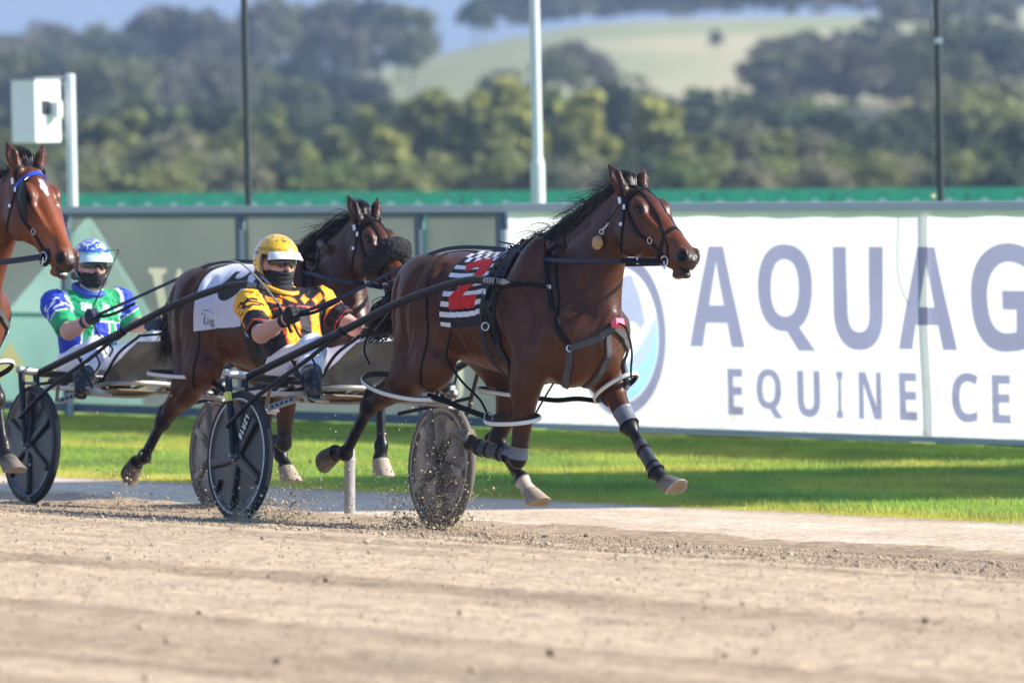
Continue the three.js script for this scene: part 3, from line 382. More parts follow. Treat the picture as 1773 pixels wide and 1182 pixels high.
function meshField(F, lo, hi, cell, color, uvScale = 1) {
  const n = [0, 1, 2].map((i) => Math.ceil((hi[i] - lo[i]) / cell) + 1), [nx, ny, nz] = n, G = new Float32Array(nx * ny * nz).fill(1), B = 8, hd = B * cell * 0.87;
  const sy = nx, sz = nx * ny;
  for (let bz = 0; bz < nz; bz += B) for (let by = 0; by < ny; by += B) for (let bx = 0; bx < nx; bx += B) {
    const cx = lo[0] + (bx + B / 2) * cell, cy = lo[1] + (by + B / 2) * cell, cz = lo[2] + (bz + B / 2) * cell, L = F.near(cx, cy, cz, hd + 0.07); if (!L.length) continue;
    const d = evalList(L, cx, cy, cz), far = Math.abs(d) > hd * 1.7 + 0.06; if (far && d > 0) continue;
    for (let k = bz; k < Math.min(nz, bz + B); k++) for (let j = by; j < Math.min(ny, by + B); j++) for (let i = bx; i < Math.min(nx, bx + B); i++) {
      if (far) { G[i + j * sy + k * sz] = -1; continue; } const x = lo[0] + i * cell, y = lo[1] + j * cell, z = lo[2] + k * cell; let v = evalList(L, x, y, z); if (F.disp && Math.abs(v) < 0.03) v -= F.disp(x, y, z); G[i + j * sy + k * sz] = v;
    }
  }
  const P = [], id = new Int32Array(nx * ny * nz).fill(-1), I = [];
  for (let k = 0; k < nz - 1; k++) for (let j = 0; j < ny - 1; j++) for (let i = 0; i < nx - 1; i++) {
    const o = i + j * sy + k * sz; let m = 0; const c = [G[o], G[o + 1], G[o + sy], G[o + sy + 1], G[o + sz], G[o + sz + 1], G[o + sz + sy], G[o + sz + sy + 1]]; for (let q = 0; q < 8; q++) if (c[q] < 0) m |= 1 << q; if (m === 0 || m === 255) continue;
    let x = 0, y = 0, z = 0, e = 0; const edge = (p, q, ax, bx, cx2, dx, dy, dz) => { if ((c[p] < 0) !== (c[q] < 0)) { const t = c[p] / (c[p] - c[q]); x += ax + dx * t; y += bx + dy * t; z += cx2 + dz * t; e++; } };
    edge(0, 1, 0, 0, 0, 1, 0, 0); edge(2, 3, 0, 1, 0, 1, 0, 0); edge(4, 5, 0, 0, 1, 1, 0, 0); edge(6, 7, 0, 1, 1, 1, 0, 0); edge(0, 2, 0, 0, 0, 0, 1, 0); edge(1, 3, 1, 0, 0, 0, 1, 0); edge(4, 6, 0, 0, 1, 0, 1, 0); edge(5, 7, 1, 0, 1, 0, 1, 0); edge(0, 4, 0, 0, 0, 0, 0, 1); edge(1, 5, 1, 0, 0, 0, 0, 1); edge(2, 6, 0, 1, 0, 0, 0, 1); edge(3, 7, 1, 1, 0, 0, 0, 1);
    id[o] = P.length / 3; P.push(lo[0] + (i + x / e) * cell, lo[1] + (j + y / e) * cell, lo[2] + (k + z / e) * cell);
  }
  const quad = (a, b, c, d, flip) => { if (a < 0 || b < 0 || c < 0 || d < 0) return; if (flip) I.push(a, c, b, b, c, d); else I.push(a, b, c, b, d, c); };
  for (let k = 1; k < nz - 1; k++) for (let j = 1; j < ny - 1; j++) for (let i = 1; i < nx - 1; i++) {
    const o = i + j * sy + k * sz, s = G[o] < 0;
    if (s !== G[o + 1] < 0) quad(id[o - sy - sz], id[o - sz], id[o - sy], id[o], !s);
    if (s !== G[o + sy] < 0) quad(id[o - 1 - sz], id[o - sz], id[o - 1], id[o], s);
    if (s !== G[o + sz] < 0) quad(id[o - 1 - sy], id[o - sy], id[o - 1], id[o], !s);
  }
  const g = new THREE.BufferGeometry(), N = P.length / 3; g.setAttribute('position', new THREE.Float32BufferAttribute(P, 3)); g.setIndex(I); g.computeVertexNormals();
  const U = new Float32Array(N * 2), C = color && new Float32Array(N * 3), nn = g.attributes.normal;
  for (let i = 0; i < N; i++) { const x = P[i * 3], y = P[i * 3 + 1], z = P[i * 3 + 2]; U[i * 2] = (x + z * 0.35) * uvScale; U[i * 2 + 1] = (y + z * 0.25) * uvScale; if (C) C.set(color(x, y, z, nn.getX(i), nn.getY(i), nn.getZ(i)), i * 3); }
  g.setAttribute('uv', new THREE.BufferAttribute(U, 2)); if (C) g.setAttribute('color', new THREE.BufferAttribute(C, 3)); return g;
}
// a strap laid over a body (F) or hung free (F null, up = facing of its flat side)
function strap(F, pts, width, o = {}) {
  const th = o.th ?? 0.0035, off = o.off ?? 0.002, N = o.n ?? Math.max(8, pts.length * 8), cu = new THREE.CatmullRomCurve3(pts.map((p) => V(...A3(p))), !!o.closed, 'centripetal'), R = [], Q = []; const n = o.closed ? N : N + 1;
  for (let i = 0; i < n; i++) { let p = cu.getPoint(i / N); if (F && !o.free) p = F.snap(p, off); R.push(p); }
  for (let i = 0; i < n; i++) { const a = R[o.closed ? (i - 1 + n) % n : Math.max(0, i - 1)], b = R[o.closed ? (i + 1) % n : Math.min(n - 1, i + 1)], t = b.clone().sub(a).normalize(); let nn = F ? F.n(R[i].x, R[i].y, R[i].z, 0.012) : V(...(o.up || [0, 0, 1])); nn.addScaledVector(t, -nn.dot(t)).normalize(); Q.push([t, nn, t.clone().cross(nn)]); }
  if (F) for (let s = 0; s < 2; s++) for (let i = 0; i < n; i++) { const a = Q[Math.max(0, i - 1)][1], b = Q[Math.min(n - 1, i + 1)][1]; const nn = Q[i][1].clone().multiplyScalar(2).add(a).add(b).normalize(); Q[i] = [Q[i][0], nn, Q[i][0].clone().cross(nn).normalize()]; }
  const P = [], U = [], I = []; let len = 0;
  for (let i = 0; i < n; i++) { if (i) len += R[i].distanceTo(R[i - 1]); const [, nn, s] = Q[i], w = width / 2, p = R[i]; const v = [[-w, 0], [-w * 0.9, th], [w * 0.9, th], [w, 0]]; for (const [a, b] of v) { P.push(p.x + s.x * a + nn.x * b, p.y + s.y * a + nn.y * b, p.z + s.z * a + nn.z * b); U.push(len, a); } }
  const m = o.closed ? n : n - 1; for (let i = 0; i < m; i++) for (let k = 0; k < 4; k++) { const a = i * 4 + k, b = i * 4 + (k + 1) % 4, c = ((i + 1) % n) * 4 + k, d = ((i + 1) % n) * 4 + (k + 1) % 4; I.push(a, c, b, b, c, d); }
  if (!o.closed) { I.push(0, 1, 2, 0, 2, 3); const e = (n - 1) * 4; I.push(e, e + 2, e + 1, e, e + 3, e + 2); }
  const g = new THREE.BufferGeometry(); g.setAttribute('position', new THREE.Float32BufferAttribute(P, 3)); g.setAttribute('uv', new THREE.Float32BufferAttribute(U, 2)); g.setIndex(I); return toCreasedNormals(g.toNonIndexed(), 0.7);
}
function ring(c, n, r, t, seg = 20) { const g = new THREE.TorusGeometry(r, t, 8, seg); g.applyQuaternion(new THREE.Quaternion().setFromUnitVectors(V(0, 0, 1), V(...n).normalize())); g.translate(...A3(c)); return g; }
// tapering hair lock, a thin three-sided ribbon along a curve
function lock(pts, w0, w1 = 0.0006, n = 10) {
  const cu = new THREE.CatmullRomCurve3(pts.map((p) => V(...A3(p))), false, 'centripetal'), P = [], I = []; const u = V(rr(-1, 1), rr(-1, 1), rr(-1, 1)).normalize();
  for (let i = 0; i <= n; i++) { const t = i / n, p = cu.getPoint(t), d = cu.getTangent(t), a = u.clone().cross(d).normalize(), b = d.clone().cross(a), w = mix(w0, w1, t * t) * (0.6 + 0.4 * Math.min(1, t * 6)); for (let k = 0; k < 3; k++) { const q = k * 2.094, c = Math.cos(q) * w, s = Math.sin(q) * w * 0.45; P.push(p.x + a.x * c + b.x * s, p.y + a.y * c + b.y * s, p.z + a.z * c + b.z * s); } }
  for (let i = 0; i < n; i++) for (let k = 0; k < 3; k++) { const a = i * 3 + k, b = i * 3 + (k + 1) % 3; I.push(a, b, a + 3, b, b + 3, a + 3); }
  const g = new THREE.BufferGeometry(); g.setAttribute('position', new THREE.Float32BufferAttribute(P, 3)); g.setIndex(I); g.computeVertexNormals(); return g;
}
// ------------------------------------------------------------------ horses
const coatBump = dataTex(512, (u, v, x, y) => { const a = tileN(u * 0.35 + 0.1, v, 110, 31, 3), b = tileN(u, v, 16, 33, 3); const k = 0.55 * a + 0.45 * b; return [k, k, k]; });
const coatRough = dataTex(256, (u, v) => { const a = tileN(u, v, 9, 41, 4); const k = 0.72 + 0.5 * (a - 0.5); return [k, k, k]; });
const coatMat = new THREE.MeshPhysicalMaterial({ vertexColors: true, roughness: 0.60, roughnessMap: coatRough, bumpMap: coatBump, bumpScale: 0.004, clearcoat: 0.17, clearcoatRoughness: 0.33, specularIntensity: 0.42 });
const hoofMat = phy(1, 1, 1, 0.6, { vertexColors: true, bumpMap: fineBump, bumpScale: 0.002 });
const hairMat = phy(0.010, 0.009, 0.009, 0.38, { sheen: 0.4, sheenColor: C3(0.3, 0.25, 0.22), sheenRoughness: 0.4 });
const eyeMat = phy(0.004, 0.003, 0.002, 0.12, { specularIntensity: 0.7 });
const POLL = [2.36, 1.80];
function headPrims() {
  const L = [sweep([
    { t: [2.335, 1.800], b: [2.315, 1.56], w: 0.070 }, { t: [2.42, 1.800], b: [2.37, 1.475], w: 0.082 }, { t: [2.50, 1.768], b: [2.435, 1.432], w: 0.090 }, { t: [2.575, 1.718], b: [2.50, 1.428], w: 0.083 }, { t: [2.645, 1.655], b: [2.575, 1.428], w: 0.066 },
    { t: [2.715, 1.598], b: [2.64, 1.405], w: 0.060 }, { t: [2.785, 1.548], b: [2.70, 1.384], w: 0.055 }, { t: [2.85, 1.495], b: [2.765, 1.366], w: 0.056 }, { t: [2.888, 1.452], b: [2.825, 1.36], w: 0.048 }, { t: [2.903, 1.420], b: [2.868, 1.365], w: 0.026 }], 0.03, -0.10)];
  for (const s of [1, -1]) {
    L.push(ell([2.455, 1.535, 0.058 * s], [0.115, 0.098, 0.034], 0.03, -0.5));                          // cheek
    L.push(ell([2.535, 1.698, 0.080 * s], [0.058, 0.032, 0.029], 0.03, -0.62));                        // brow
    L.push(cap([2.575, 1.652, 0.083 * s], [2.745, 1.52, 0.046 * s], 0.013, 0.008, 0.025));             // facial crest
    L.push({ ...ell([2.552, 1.672, 0.100 * s], [0.026, 0.018, 0.018], 0.012, -0.55), sub: true });     // eye socket
    L.push(ell([2.545, 1.690, 0.090 * s], [0.032, 0.009, 0.012], 0.010, -0.45));                        // upper lid
    L.push(ell([2.556, 1.652, 0.089 * s], [0.028, 0.007, 0.010], 0.010, -0.55));                        // lower lid
    L.push(ell([2.855, 1.445, 0.040 * s], [0.042, 0.040, 0.020], 0.02, -0.9));                           // nostril wing
    L.push({ ...ell([2.866, 1.440, 0.068 * s], [0.033, 0.022, 0.032], 0.010, -1.05), sub: true });
    const b = [2.375, 1.775, 0.062 * s], m = [2.345, 1.850, 0.092 * s], t = [2.312, 1.905, 0.110 * s];
    L.push(cap(b, m, 0.036, 0.033, 0.02), cap(m, t, 0.033, 0.005, 0.012)); L.push({ ...ell([2.372, 1.850, 0.112 * s], [0.016, 0.062, 0.022], 0.012, 0.40, 0, 0.22 * s), sub: true });
    L.push({ ...ell([2.50, 1.62, 0.125 * s], [0.10, 0.05, 0.028], 0.03, -0.6), sub: true });            // hollow above the cheek
    L.push({ ...ell([2.72, 1.485, 0.068 * s], [0.075, 0.035, 0.018], 0.03, -0.65), sub: true });
  }
  L.push(ell([2.815, 1.352, 0], [0.052, 0.022, 0.034], 0.02, -0.25), ell([2.775, 1.345, 0], [0.032, 0.02, 0.026], 0.02)); // lower lip and chin
  L.push({ ...ell([2.862, 1.366, 0], [0.055, 0.0045, 0.08], 0.008, -0.42), sub: true });
  return L;
}
const TRUNK = [[0.60, 1.33, 1.06, 0.06], [0.68, 1.395, 0.99, 0.17], [0.82, 1.445, 0.92, 0.245], [1.0, 1.462, 0.90, 0.272], [1.15, 1.458, 0.878, 0.268], [1.3, 1.452, 0.845, 0.278], [1.48, 1.465, 0.815, 0.278], [1.64, 1.495, 0.795, 0.262], [1.80, 1.485, 0.78, 0.243], [1.95, 1.43, 0.775, 0.210], [2.08, 1.33, 0.79, 0.175], [2.18, 1.22, 0.84, 0.130], [2.26, 1.14, 0.93, 0.07]];
const lerpP = (a, b, t) => a.map((v, i) => mix(v, b[i], t));
function horseField(P) {
  const hm = new THREE.Matrix4().makeTranslation(P.poll[0], P.poll[1], 0).multiply(new THREE.Matrix4().makeRotationY(P.yaw || 0)).multiply(new THREE.Matrix4().makeRotationZ(P.ang || 0)).multiply(new THREE.Matrix4().makeScale(P.hs, P.hs, P.hs)).multiply(new THREE.Matrix4().makeTranslation(-POLL[0], -POLL[1], 0)), hi = hm.clone().invert();
  P.hm = hm; const hp = (x, y) => { const v = V(x, y, 0).applyMatrix4(hm); return [v.x, v.y]; };
  const dx = P.poll[0] - POLL[0], dy = P.poll[1] - POLL[1], sh = (p, f) => [p[0] + dx * f, p[1] + dy * f];
  const L = [sweep(TRUNK.map(([x, t, b, w]) => ({ t: [x, t + (P.dy || 0)], b: [x, b + (P.dy || 0)], w })), 0.03, 0.10)];
  const Y = P.dy || 0;
  L.push(sweep([{ t: [1.58, 1.48 + Y], b: [2.20, 0.99 + Y], w: 0.160 }, { t: [1.76, 1.535 + Y], b: [2.265, 1.13 + Y], w: 0.120 }, { t: sh([1.93, 1.605], 0.35), b: sh([2.265, 1.26], 0.3), w: 0.108 }, { t: sh([2.10, 1.695], 0.65), b: sh([2.285, 1.38], 0.6), w: 0.092 }, { t: sh([2.24, 1.775], 0.9), b: lerpP(sh([2.36, 1.475], 0.9), hp(2.36, 1.475), 0.7), w: 0.078 }, { t: hp(2.355, 1.806), b: hp(2.40, 1.50), w: 0.066 }], 0.06, 0.22));
  for (const s of [1, -1]) {
    L.push(ell([0.92, 1.25 + Y, 0.145 * s], [0.27, 0.19, 0.135], 0.06, -0.25));                           // croup
    L.push(ell([1.74, 1.30 + Y, 0.165 * s], [0.10, 0.25, 0.075], 0.06, -0.45, 0.05 * s));                // shoulder blade
    L.push(ell([2.115, 1.03 + Y, 0.088 * s], [0.10, 0.15, 0.082], 0.05, 0.2));                          // breast muscle
    L.push(ell([2.06, 0.86 + Y, 0.075 * s], [0.14, 0.09, 0.07], 0.05, 0.35));
    L.push(cap([1.62, 1.18 + Y, 0.235 * s], [1.78, 0.92 + Y, 0.19 * s], 0.055, 0.05, 0.06));            // triceps
  }
  L.push(ell([1.66, 1.465 + Y, 0], [0.17, 0.055, 0.05], 0.06, 0.05));                                     // withers
  L.push(cap([0.64, 1.385 + Y, 0], [0.545, 1.315 + Y, 0], 0.045, 0.03, 0.04));                            // dock
  for (const [key, s] of [['RF', 1], ['LF', -1]]) {
    const l = P[key], z = (p) => [p[0], p[1], p[2]], e = l.elbow, k = l.knee, f = l.fet, c = l.cor, sh0 = [2.06 + (e[0] - 1.86) * 0.15, 1.06 + Y, 0.155 * s];
    L.push(cap(sh0, e, 0.10, 0.10, 0.06, 0.75), ell([mix(e[0], k[0], 0.18), mix(e[1], k[1], 0.18), e[2] + 0.012 * s], [0.10, 0.13, 0.068], 0.05, Math.atan2(k[1] - e[1], k[0] - e[0]) + Math.PI / 2));
    L.push(cap(e, k, 0.082, 0.040, 0.04, 0.88)); const d = V(...k).sub(V(...e)).normalize(), q = V(...f).sub(V(...k)).normalize(), back = V(-q.y, q.x, 0).multiplyScalar(-1);   // towards the rear of the shank
    const rear = back.x * d.y - 0 > 0 ? back : back; const bk = l.back ? V(...l.back) : rear;
    L.push(ell(k, [0.040, 0.050, 0.041], 0.025, Math.atan2(d.y, d.x) + Math.PI / 2)); L.push(ell([k[0] + bk.x * 0.028, k[1] + bk.y * 0.028, k[2]], [0.022, 0.03, 0.028], 0.02));
    L.push(cap(k, f, 0.029, 0.026, 0.022, 0.9), cap([k[0] + bk.x * 0.024, k[1] + bk.y * 0.024, k[2]], [f[0] + bk.x * 0.022, f[1] + bk.y * 0.022, f[2]], 0.016, 0.019, 0.014, 0.85));
    L.push(ell(f, [0.033, 0.033, 0.031], 0.03), ell([f[0] + bk.x * 0.025, f[1] + bk.y * 0.025, f[2]], [0.022, 0.024, 0.027], 0.02)); L.push(cap(f, c, 0.029, 0.036, 0.02), ell(c, [0.043, 0.043, 0.043], 0.015));
  }
  for (const [key, s] of [['RH', 1], ['LH', -1]]) {
    const l = P[key], st = l.stifle, h = l.hock, f = l.fet, c = l.cor, hip = [0.92, 1.16 + Y, 0.15 * s];
    L.push(cap(hip, st, 0.205, 0.125, 0.07, 0.68)); const gm = [mix(st[0], h[0], 0.42), mix(st[1], h[1], 0.42), mix(st[2], h[2], 0.42)];
    L.push(cap([0.735, 1.20 + Y, 0.125 * s], [mix(0.735, gm[0], 0.75), mix(1.20 + Y, gm[1], 0.75), mix(0.13 * s, gm[2], 0.75)], 0.11, 0.085, 0.08, 0.85));     // hamstrings
    L.push(cap(st, gm, 0.105, 0.088, 0.06, 0.78), cap(gm, h, 0.082, 0.040, 0.05, 0.85));
    const g = V(...h).sub(V(...st)).normalize(), q = V(...f).sub(V(...h)).normalize(), bk = l.back ? V(...l.back) : V(q.y, -q.x, 0); const ph = [h[0] + bk.x * 0.048 - q.x * 0.055, h[1] + bk.y * 0.048 - q.y * 0.055, h[2]];
    L.push(cap(ph, [h[0] + bk.x * 0.02 + q.x * 0.03, h[1] + bk.y * 0.02 + q.y * 0.03, h[2]], 0.023, 0.026, 0.02)); L.push(cap([mix(st[0], h[0], 0.45) + bk.x * 0.05, mix(st[1], h[1], 0.45) + bk.y * 0.05, mix(st[2], h[2], 0.45)], ph, 0.035, 0.015, 0.03, 0.7));
    L.push(ell(h, [0.041, 0.047, 0.034], 0.035)); L.push(cap(h, f, 0.031, 0.027, 0.022, 0.88), cap([h[0] + bk.x * 0.026, h[1] + bk.y * 0.026, h[2]], [f[0] + bk.x * 0.022, f[1] + bk.y * 0.022, f[2]], 0.018, 0.019, 0.014, 0.85));
    L.push(ell(f, [0.034, 0.034, 0.032], 0.03), ell([f[0] + bk.x * 0.026, f[1] + bk.y * 0.026, f[2]], [0.022, 0.024, 0.027], 0.02), cap(f, c, 0.030, 0.037, 0.02), ell(c, [0.043, 0.043, 0.042], 0.015));
    l.bk = bk;
  }
  L.push(...headPrims().map((p) => moved(p, hm, hi, P.hs)));
  const F0 = field(L.slice()), mark = (pts, r, depth) => { for (const s of [1, -1]) { const q = pts.map(([x, y, z]) => { const b = V(x, y + Y, z * s), p = F0.snap(b, 0), n = F0.n(p.x, p.y, p.z, 0.01); return A3(p.addScaledVector(n, depth > 0 ? r - depth : -r - depth * 0.9)); }); for (let i = 0; i < q.length - 1; i++) { const c = cap(q[i], q[i + 1], r, r, depth > 0 ? 0.022 : 0.008); if (depth > 0) c.sub = true; L.push(c); } } };
  mark([[2.22 + dx * 0.4, 1.42 + dy * 0.4, 0.08], [2.14 + dx * 0.2, 1.27, 0.13], [2.06, 1.12, 0.17]], 0.030, 0.011);                     // groove of the throat
  mark([[1.64, 1.42, 0.18], [1.60, 1.25, 0.27], [1.62, 1.08, 0.28], [1.70, 0.95, 0.25]], 0.034, 0.010); mark([[1.82, 1.30, 0.24], [1.91, 1.14, 0.23], [1.92, 1.0, 0.22]], 0.030, 0.010); mark([[2.00, 1.24, 0.2], [2.04, 1.06, 0.2], [1.99, 0.92, 0.2]], 0.03, 0.010);
  mark([[0.96, 1.34, 0.24], [0.88, 1.16, 0.28], [0.86, 0.98, 0.28], [0.90, 0.84, 0.27]], 0.034, 0.012); mark([[0.79, 1.30, 0.18], [0.745, 1.10, 0.22], [0.73, 0.92, 0.22]], 0.026, 0.009); mark([[1.23, 1.18, 0.28], [1.20, 1.05, 0.28], [1.14, 0.95, 0.27]], 0.045, 0.014); mark([[1.08, 1.36, 0.2], [1.13, 1.24, 0.26], [1.12, 1.12, 0.28]], 0.04, 0.010);
  mark([[1.72, 1.44, 0.12], [1.92 + dx * 0.3, 1.49 + dy * 0.3, 0.11], [2.12 + dx * 0.6, 1.60 + dy * 0.6, 0.09]], 0.032, 0.008); for (let i = 0; i < 5; i++) mark([[1.28 + i * 0.055, 1.22, 0.3], [1.31 + i * 0.055, 1.08, 0.3], [1.36 + i * 0.05, 0.95, 0.25]], 0.022, 0.0035);
  mark([[1.80, 1.02, 0.24], [1.55, 0.92, 0.27], [1.35, 0.93, 0.27], [1.22, 0.98, 0.27]], 0.006, -0.004); mark([[2.16, 1.30, 0.1], [2.06, 1.20, 0.16], [1.98, 1.12, 0.22]], 0.006, -0.004); mark([[1.90, 1.12, 0.23], [1.87, 1.0, 0.24], [1.84, 0.88, 0.24]], 0.005, -0.004); mark([[0.98, 1.05, 0.29], [0.95, 0.92, 0.28], [0.88, 0.80, 0.26]], 0.006, -0.004);
  for (const key of ['RF', 'LF', 'RH', 'LH']) { const l = P[key], a = l.elbow || l.stifle, b = l.knee || l.hock, sg = a[2] > 0 ? 1 : -1; for (const [o1, o2] of [[0.028, 0.01]]) { const q = [0.25, 0.5, 0.8].map((t) => { const m = lerpP(a, b, t), p = F0.snap(V(m[0] + o1, m[1], m[2] + 0.08 * sg), 0), n = F0.n(p.x, p.y, p.z, 0.01); return A3(p.addScaledVector(n, 0.014)); }); for (let i = 0; i < 2; i++) L.push({ ...cap(q[i], q[i + 1], 0.022, 0.018, 0.02), sub: true }); } }
  return field(L, (x, y, z) => 0.0065 * (fbm(x * 7, y * 5.2, z * 7 + 3, 2) - 0.5) + 0.0016 * (noise3(x * 26, y * 20, z * 26) - 0.5) + 0.0028 * Math.pow(Math.max(0, 1 - Math.abs(noise3(x * 9 + 7, y * 6, z * 9) - 0.5) * 22), 1) * (y > 0.7 && y < 1.2 ? 1 : 0.3));
}
function segD(x, y, z, a, b) { const bx = b[0] - a[0], by = b[1] - a[1], bz = b[2] - a[2], px = x - a[0], py = y - a[1], pz = z - a[2], t = clamp((px * bx + py * by + pz * bz) / (bx * bx + by * by + bz * bz + 1e-9)); return [Math.hypot(px - t * bx, py - t * by, pz - t * bz), t]; }
function coat(P) {
  const inv = P.hm.clone().invert().elements;
  return (x, y, z, nx, ny) => {
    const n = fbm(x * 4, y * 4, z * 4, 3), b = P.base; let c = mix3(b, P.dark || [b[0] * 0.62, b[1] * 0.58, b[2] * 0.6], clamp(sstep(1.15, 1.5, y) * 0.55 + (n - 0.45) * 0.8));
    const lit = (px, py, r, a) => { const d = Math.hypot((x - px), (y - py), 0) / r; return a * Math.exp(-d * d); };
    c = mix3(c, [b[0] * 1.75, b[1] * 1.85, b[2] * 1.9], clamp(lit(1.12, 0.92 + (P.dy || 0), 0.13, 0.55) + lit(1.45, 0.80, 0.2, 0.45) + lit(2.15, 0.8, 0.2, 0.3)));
    for (const key of ['RF', 'LF', 'RH', 'LH']) {
      const l = P[key], up = l.elbow || l.stifle, j = l.knee || l.hock, rest = [[j, l.fet], [l.fet, l.cor]];
      const [d0, t0] = segD(x, y, z, up, j); if (d0 < 0.15) c = mix3(c, P.point, sstep(l.knee ? 0.55 : 0.62, 1.0, t0) * 0.9 * sstep(0.15, 0.1, d0));
      for (let i = 0; i < 2; i++) { const [d] = segD(x, y, z, rest[i][0], rest[i][1]); c = mix3(c, P.point, sstep(0.10, 0.06, d)); }
      if (l.sock) { const m = lerpP(l.fet, l.cor, -0.15), [d, t] = segD(x, y, z, m, l.cor); const e = [l.cor[0] * 2 - m[0], l.cor[1] * 2 - m[1], l.cor[2]], [d2] = segD(x, y, z, l.cor, e); const w = Math.max(sstep(0.075, 0.055, d) * sstep(0.12, 0.3, t + 0.2 * (n - 0.5)), sstep(0.07, 0.05, d2)); c = mix3(c, [0.55, 0.44, 0.36], w * (0.8 + 0.3 * n)); }
    }
    const hx = inv[0] * x + inv[4] * y + inv[8] * z + inv[12], hy = inv[1] * x + inv[5] * y + inv[9] * z + inv[13], hz = inv[2] * x + inv[6] * y + inv[10] * z + inv[14];
    if (hx > 2.28 && hy > 1.28) {
      c = mix3(c, [b[0] * 2.1, b[1] * 2.0, b[2] * 1.6], sstep(2.45, 2.75, hx) * 0.85);
      c = mix3(c, [0.035, 0.022, 0.018], sstep(0.14, 0.045, Math.hypot(hx - 2.885, hy - 1.395, hz * 0.6)) * 0.95);
      c = mix3(c, [0.004, 0.003, 0.003], sstep(0.036, 0.026, Math.hypot(hx - 2.866, hy - 1.440, (Math.abs(hz) - 0.050) * 0.7)));
      c = mix3(c, [0.03, 0.016, 0.012], 0.7 * sstep(0.045, 0.028, Math.hypot(hx - 2.553, hy - 1.672, (Math.abs(hz) - 0.09))));
      if (hy > 1.80) c = mix3(c, [0.03, 0.015, 0.011], 0.75 * sstep(1.86, 1.905, hy) + 0.5 * sstep(0.045, 0.02, Math.hypot(hx - 2.372, hy - 1.85, Math.abs(hz) - 0.108)));
      if (P.star) { const w = sstep(0.020, 0.012, Math.hypot((hz - 0.004) * 1.0, (hx - 2.545) * 0.35) + 0.012 * (noise3(hx * 60, hy * 60, hz * 60) - 0.5)) ; if (ny > 0.2) c = mix3(c, [0.75, 0.72, 0.70], w); }
    }
    return c;
  };
}
function hoof(c, d, toe, pale) {   // c: coronet, d: direction to the sole's middle, toe: towards the toe
  const D = V(...d).normalize(), T = V(...toe); T.addScaledVector(D, -T.dot(D)).normalize(); const S = D.clone().cross(T), P = [], C = [], I = [], n = 24, rings = [[-0.012, 0.038, 0], [0, 0.045, 0.002], [0.012, 0.047, 0.006], [0.045, 0.053, 0.020], [0.078, 0.060, 0.034], [0.082, 0.058, 0.034], [0.080, 0.050, 0.033], [0.072, 0.036, 0.030], [0.070, 0.0, 0.02]];
  rings.forEach(([h, r, o], k) => { for (let i = 0; i < n; i++) { const a = i / n * 6.2832, cx = Math.cos(a), sx = Math.sin(a), heel = cx < 0 ? 1 - 0.16 * (-cx) * (Math.abs(sx) < 0.4 ? 1.5 : 1) : 1.06, hh = h * (cx < 0 && k > 1 && k < 7 ? 1 - 0.22 * -cx : 1); const p = V(...c).addScaledVector(D, hh * 1.12).addScaledVector(T, (cx * r * heel + o) * 1.14).addScaledVector(S, sx * r * 1.04); P.push(p.x, p.y, p.z); const f = fbm(p.x * 60, p.y * 60, p.z * 60, 2); let col = pale ? mix3([0.24, 0.19, 0.13], [0.42, 0.34, 0.25], f) : mix3([0.06, 0.052, 0.045], [0.24, 0.19, 0.14], sstep(0.35, 0.7, f) * 0.7 + 0.3 * sstep(0.02, 0.08, h)); if (k >= 5) col = k < 7 ? [0.28, 0.25, 0.21] : mix3([0.20, 0.15, 0.10], [0.33, 0.26, 0.18], f); C.push(...col); } });
  for (let k = 0; k < rings.length - 1; k++) for (let i = 0; i < n; i++) { const a = k * n + i, b = k * n + (i + 1) % n; I.push(a, a + n, b, b, a + n, b + n); }
  const g = new THREE.BufferGeometry(); g.setAttribute('position', new THREE.Float32BufferAttribute(P, 3)); g.setAttribute('color', new THREE.Float32BufferAttribute(C, 3)); g.setIndex(I); return toCreasedNormals(g.toNonIndexed(), 0.9);
}
function hobble(c, n, a, b, up) {   // hanging half-round loop: pale outside, dark lining; c centre, n axis, a / b half axes
  const N = V(...n).normalize(), X = V(...up); X.addScaledVector(N, -X.dot(N)).normalize(); const Y = N.clone().cross(X), pts = []; for (let i = 0; i < 20; i++) { const t = i / 20 * 6.2832; pts.push(V(...c).addScaledVector(X, Math.cos(t) * a).addScaledVector(Y, Math.sin(t) * b)); }
  const band = (k, w, th) => { const cu = new THREE.CatmullRomCurve3(pts, true), P = [], I = [], m = 72; for (let i = 0; i < m; i++) { const p = cu.getPoint(i / m), o = p.clone().sub(V(...c)); o.addScaledVector(N, -o.dot(N)).normalize(); p.addScaledVector(o, k); for (let j = 0; j < 10; j++) { const q = j / 10 * 6.2832, e = Math.cos(q) * th, f = Math.sin(q) * w; P.push(p.x + o.x * e + N.x * f, p.y + o.y * e + N.y * f, p.z + o.z * e + N.z * f); } } for (let i = 0; i < m; i++) for (let j = 0; j < 10; j++) { const A = i * 10 + j, B = i * 10 + (j + 1) % 10, C = ((i + 1) % m) * 10 + j, D = ((i + 1) % m) * 10 + (j + 1) % 10; I.push(A, B, C, B, D, C); } const g = new THREE.BufferGeometry(); g.setAttribute('position', new THREE.Float32BufferAttribute(P, 3)); g.setIndex(I); g.computeVertexNormals(); return g; };
  return [band(0.006, 0.011, 0.006), band(-0.004, 0.015, 0.006)];
}
function addHobble(o, ...a) { const [w, b] = hobble(...a), h = new THREE.Group(); h.name = 'hobble_loop'; o.add(h); put('pale_rim', w, M.whiteRubber, h); put('lining', b, M.black, h); }
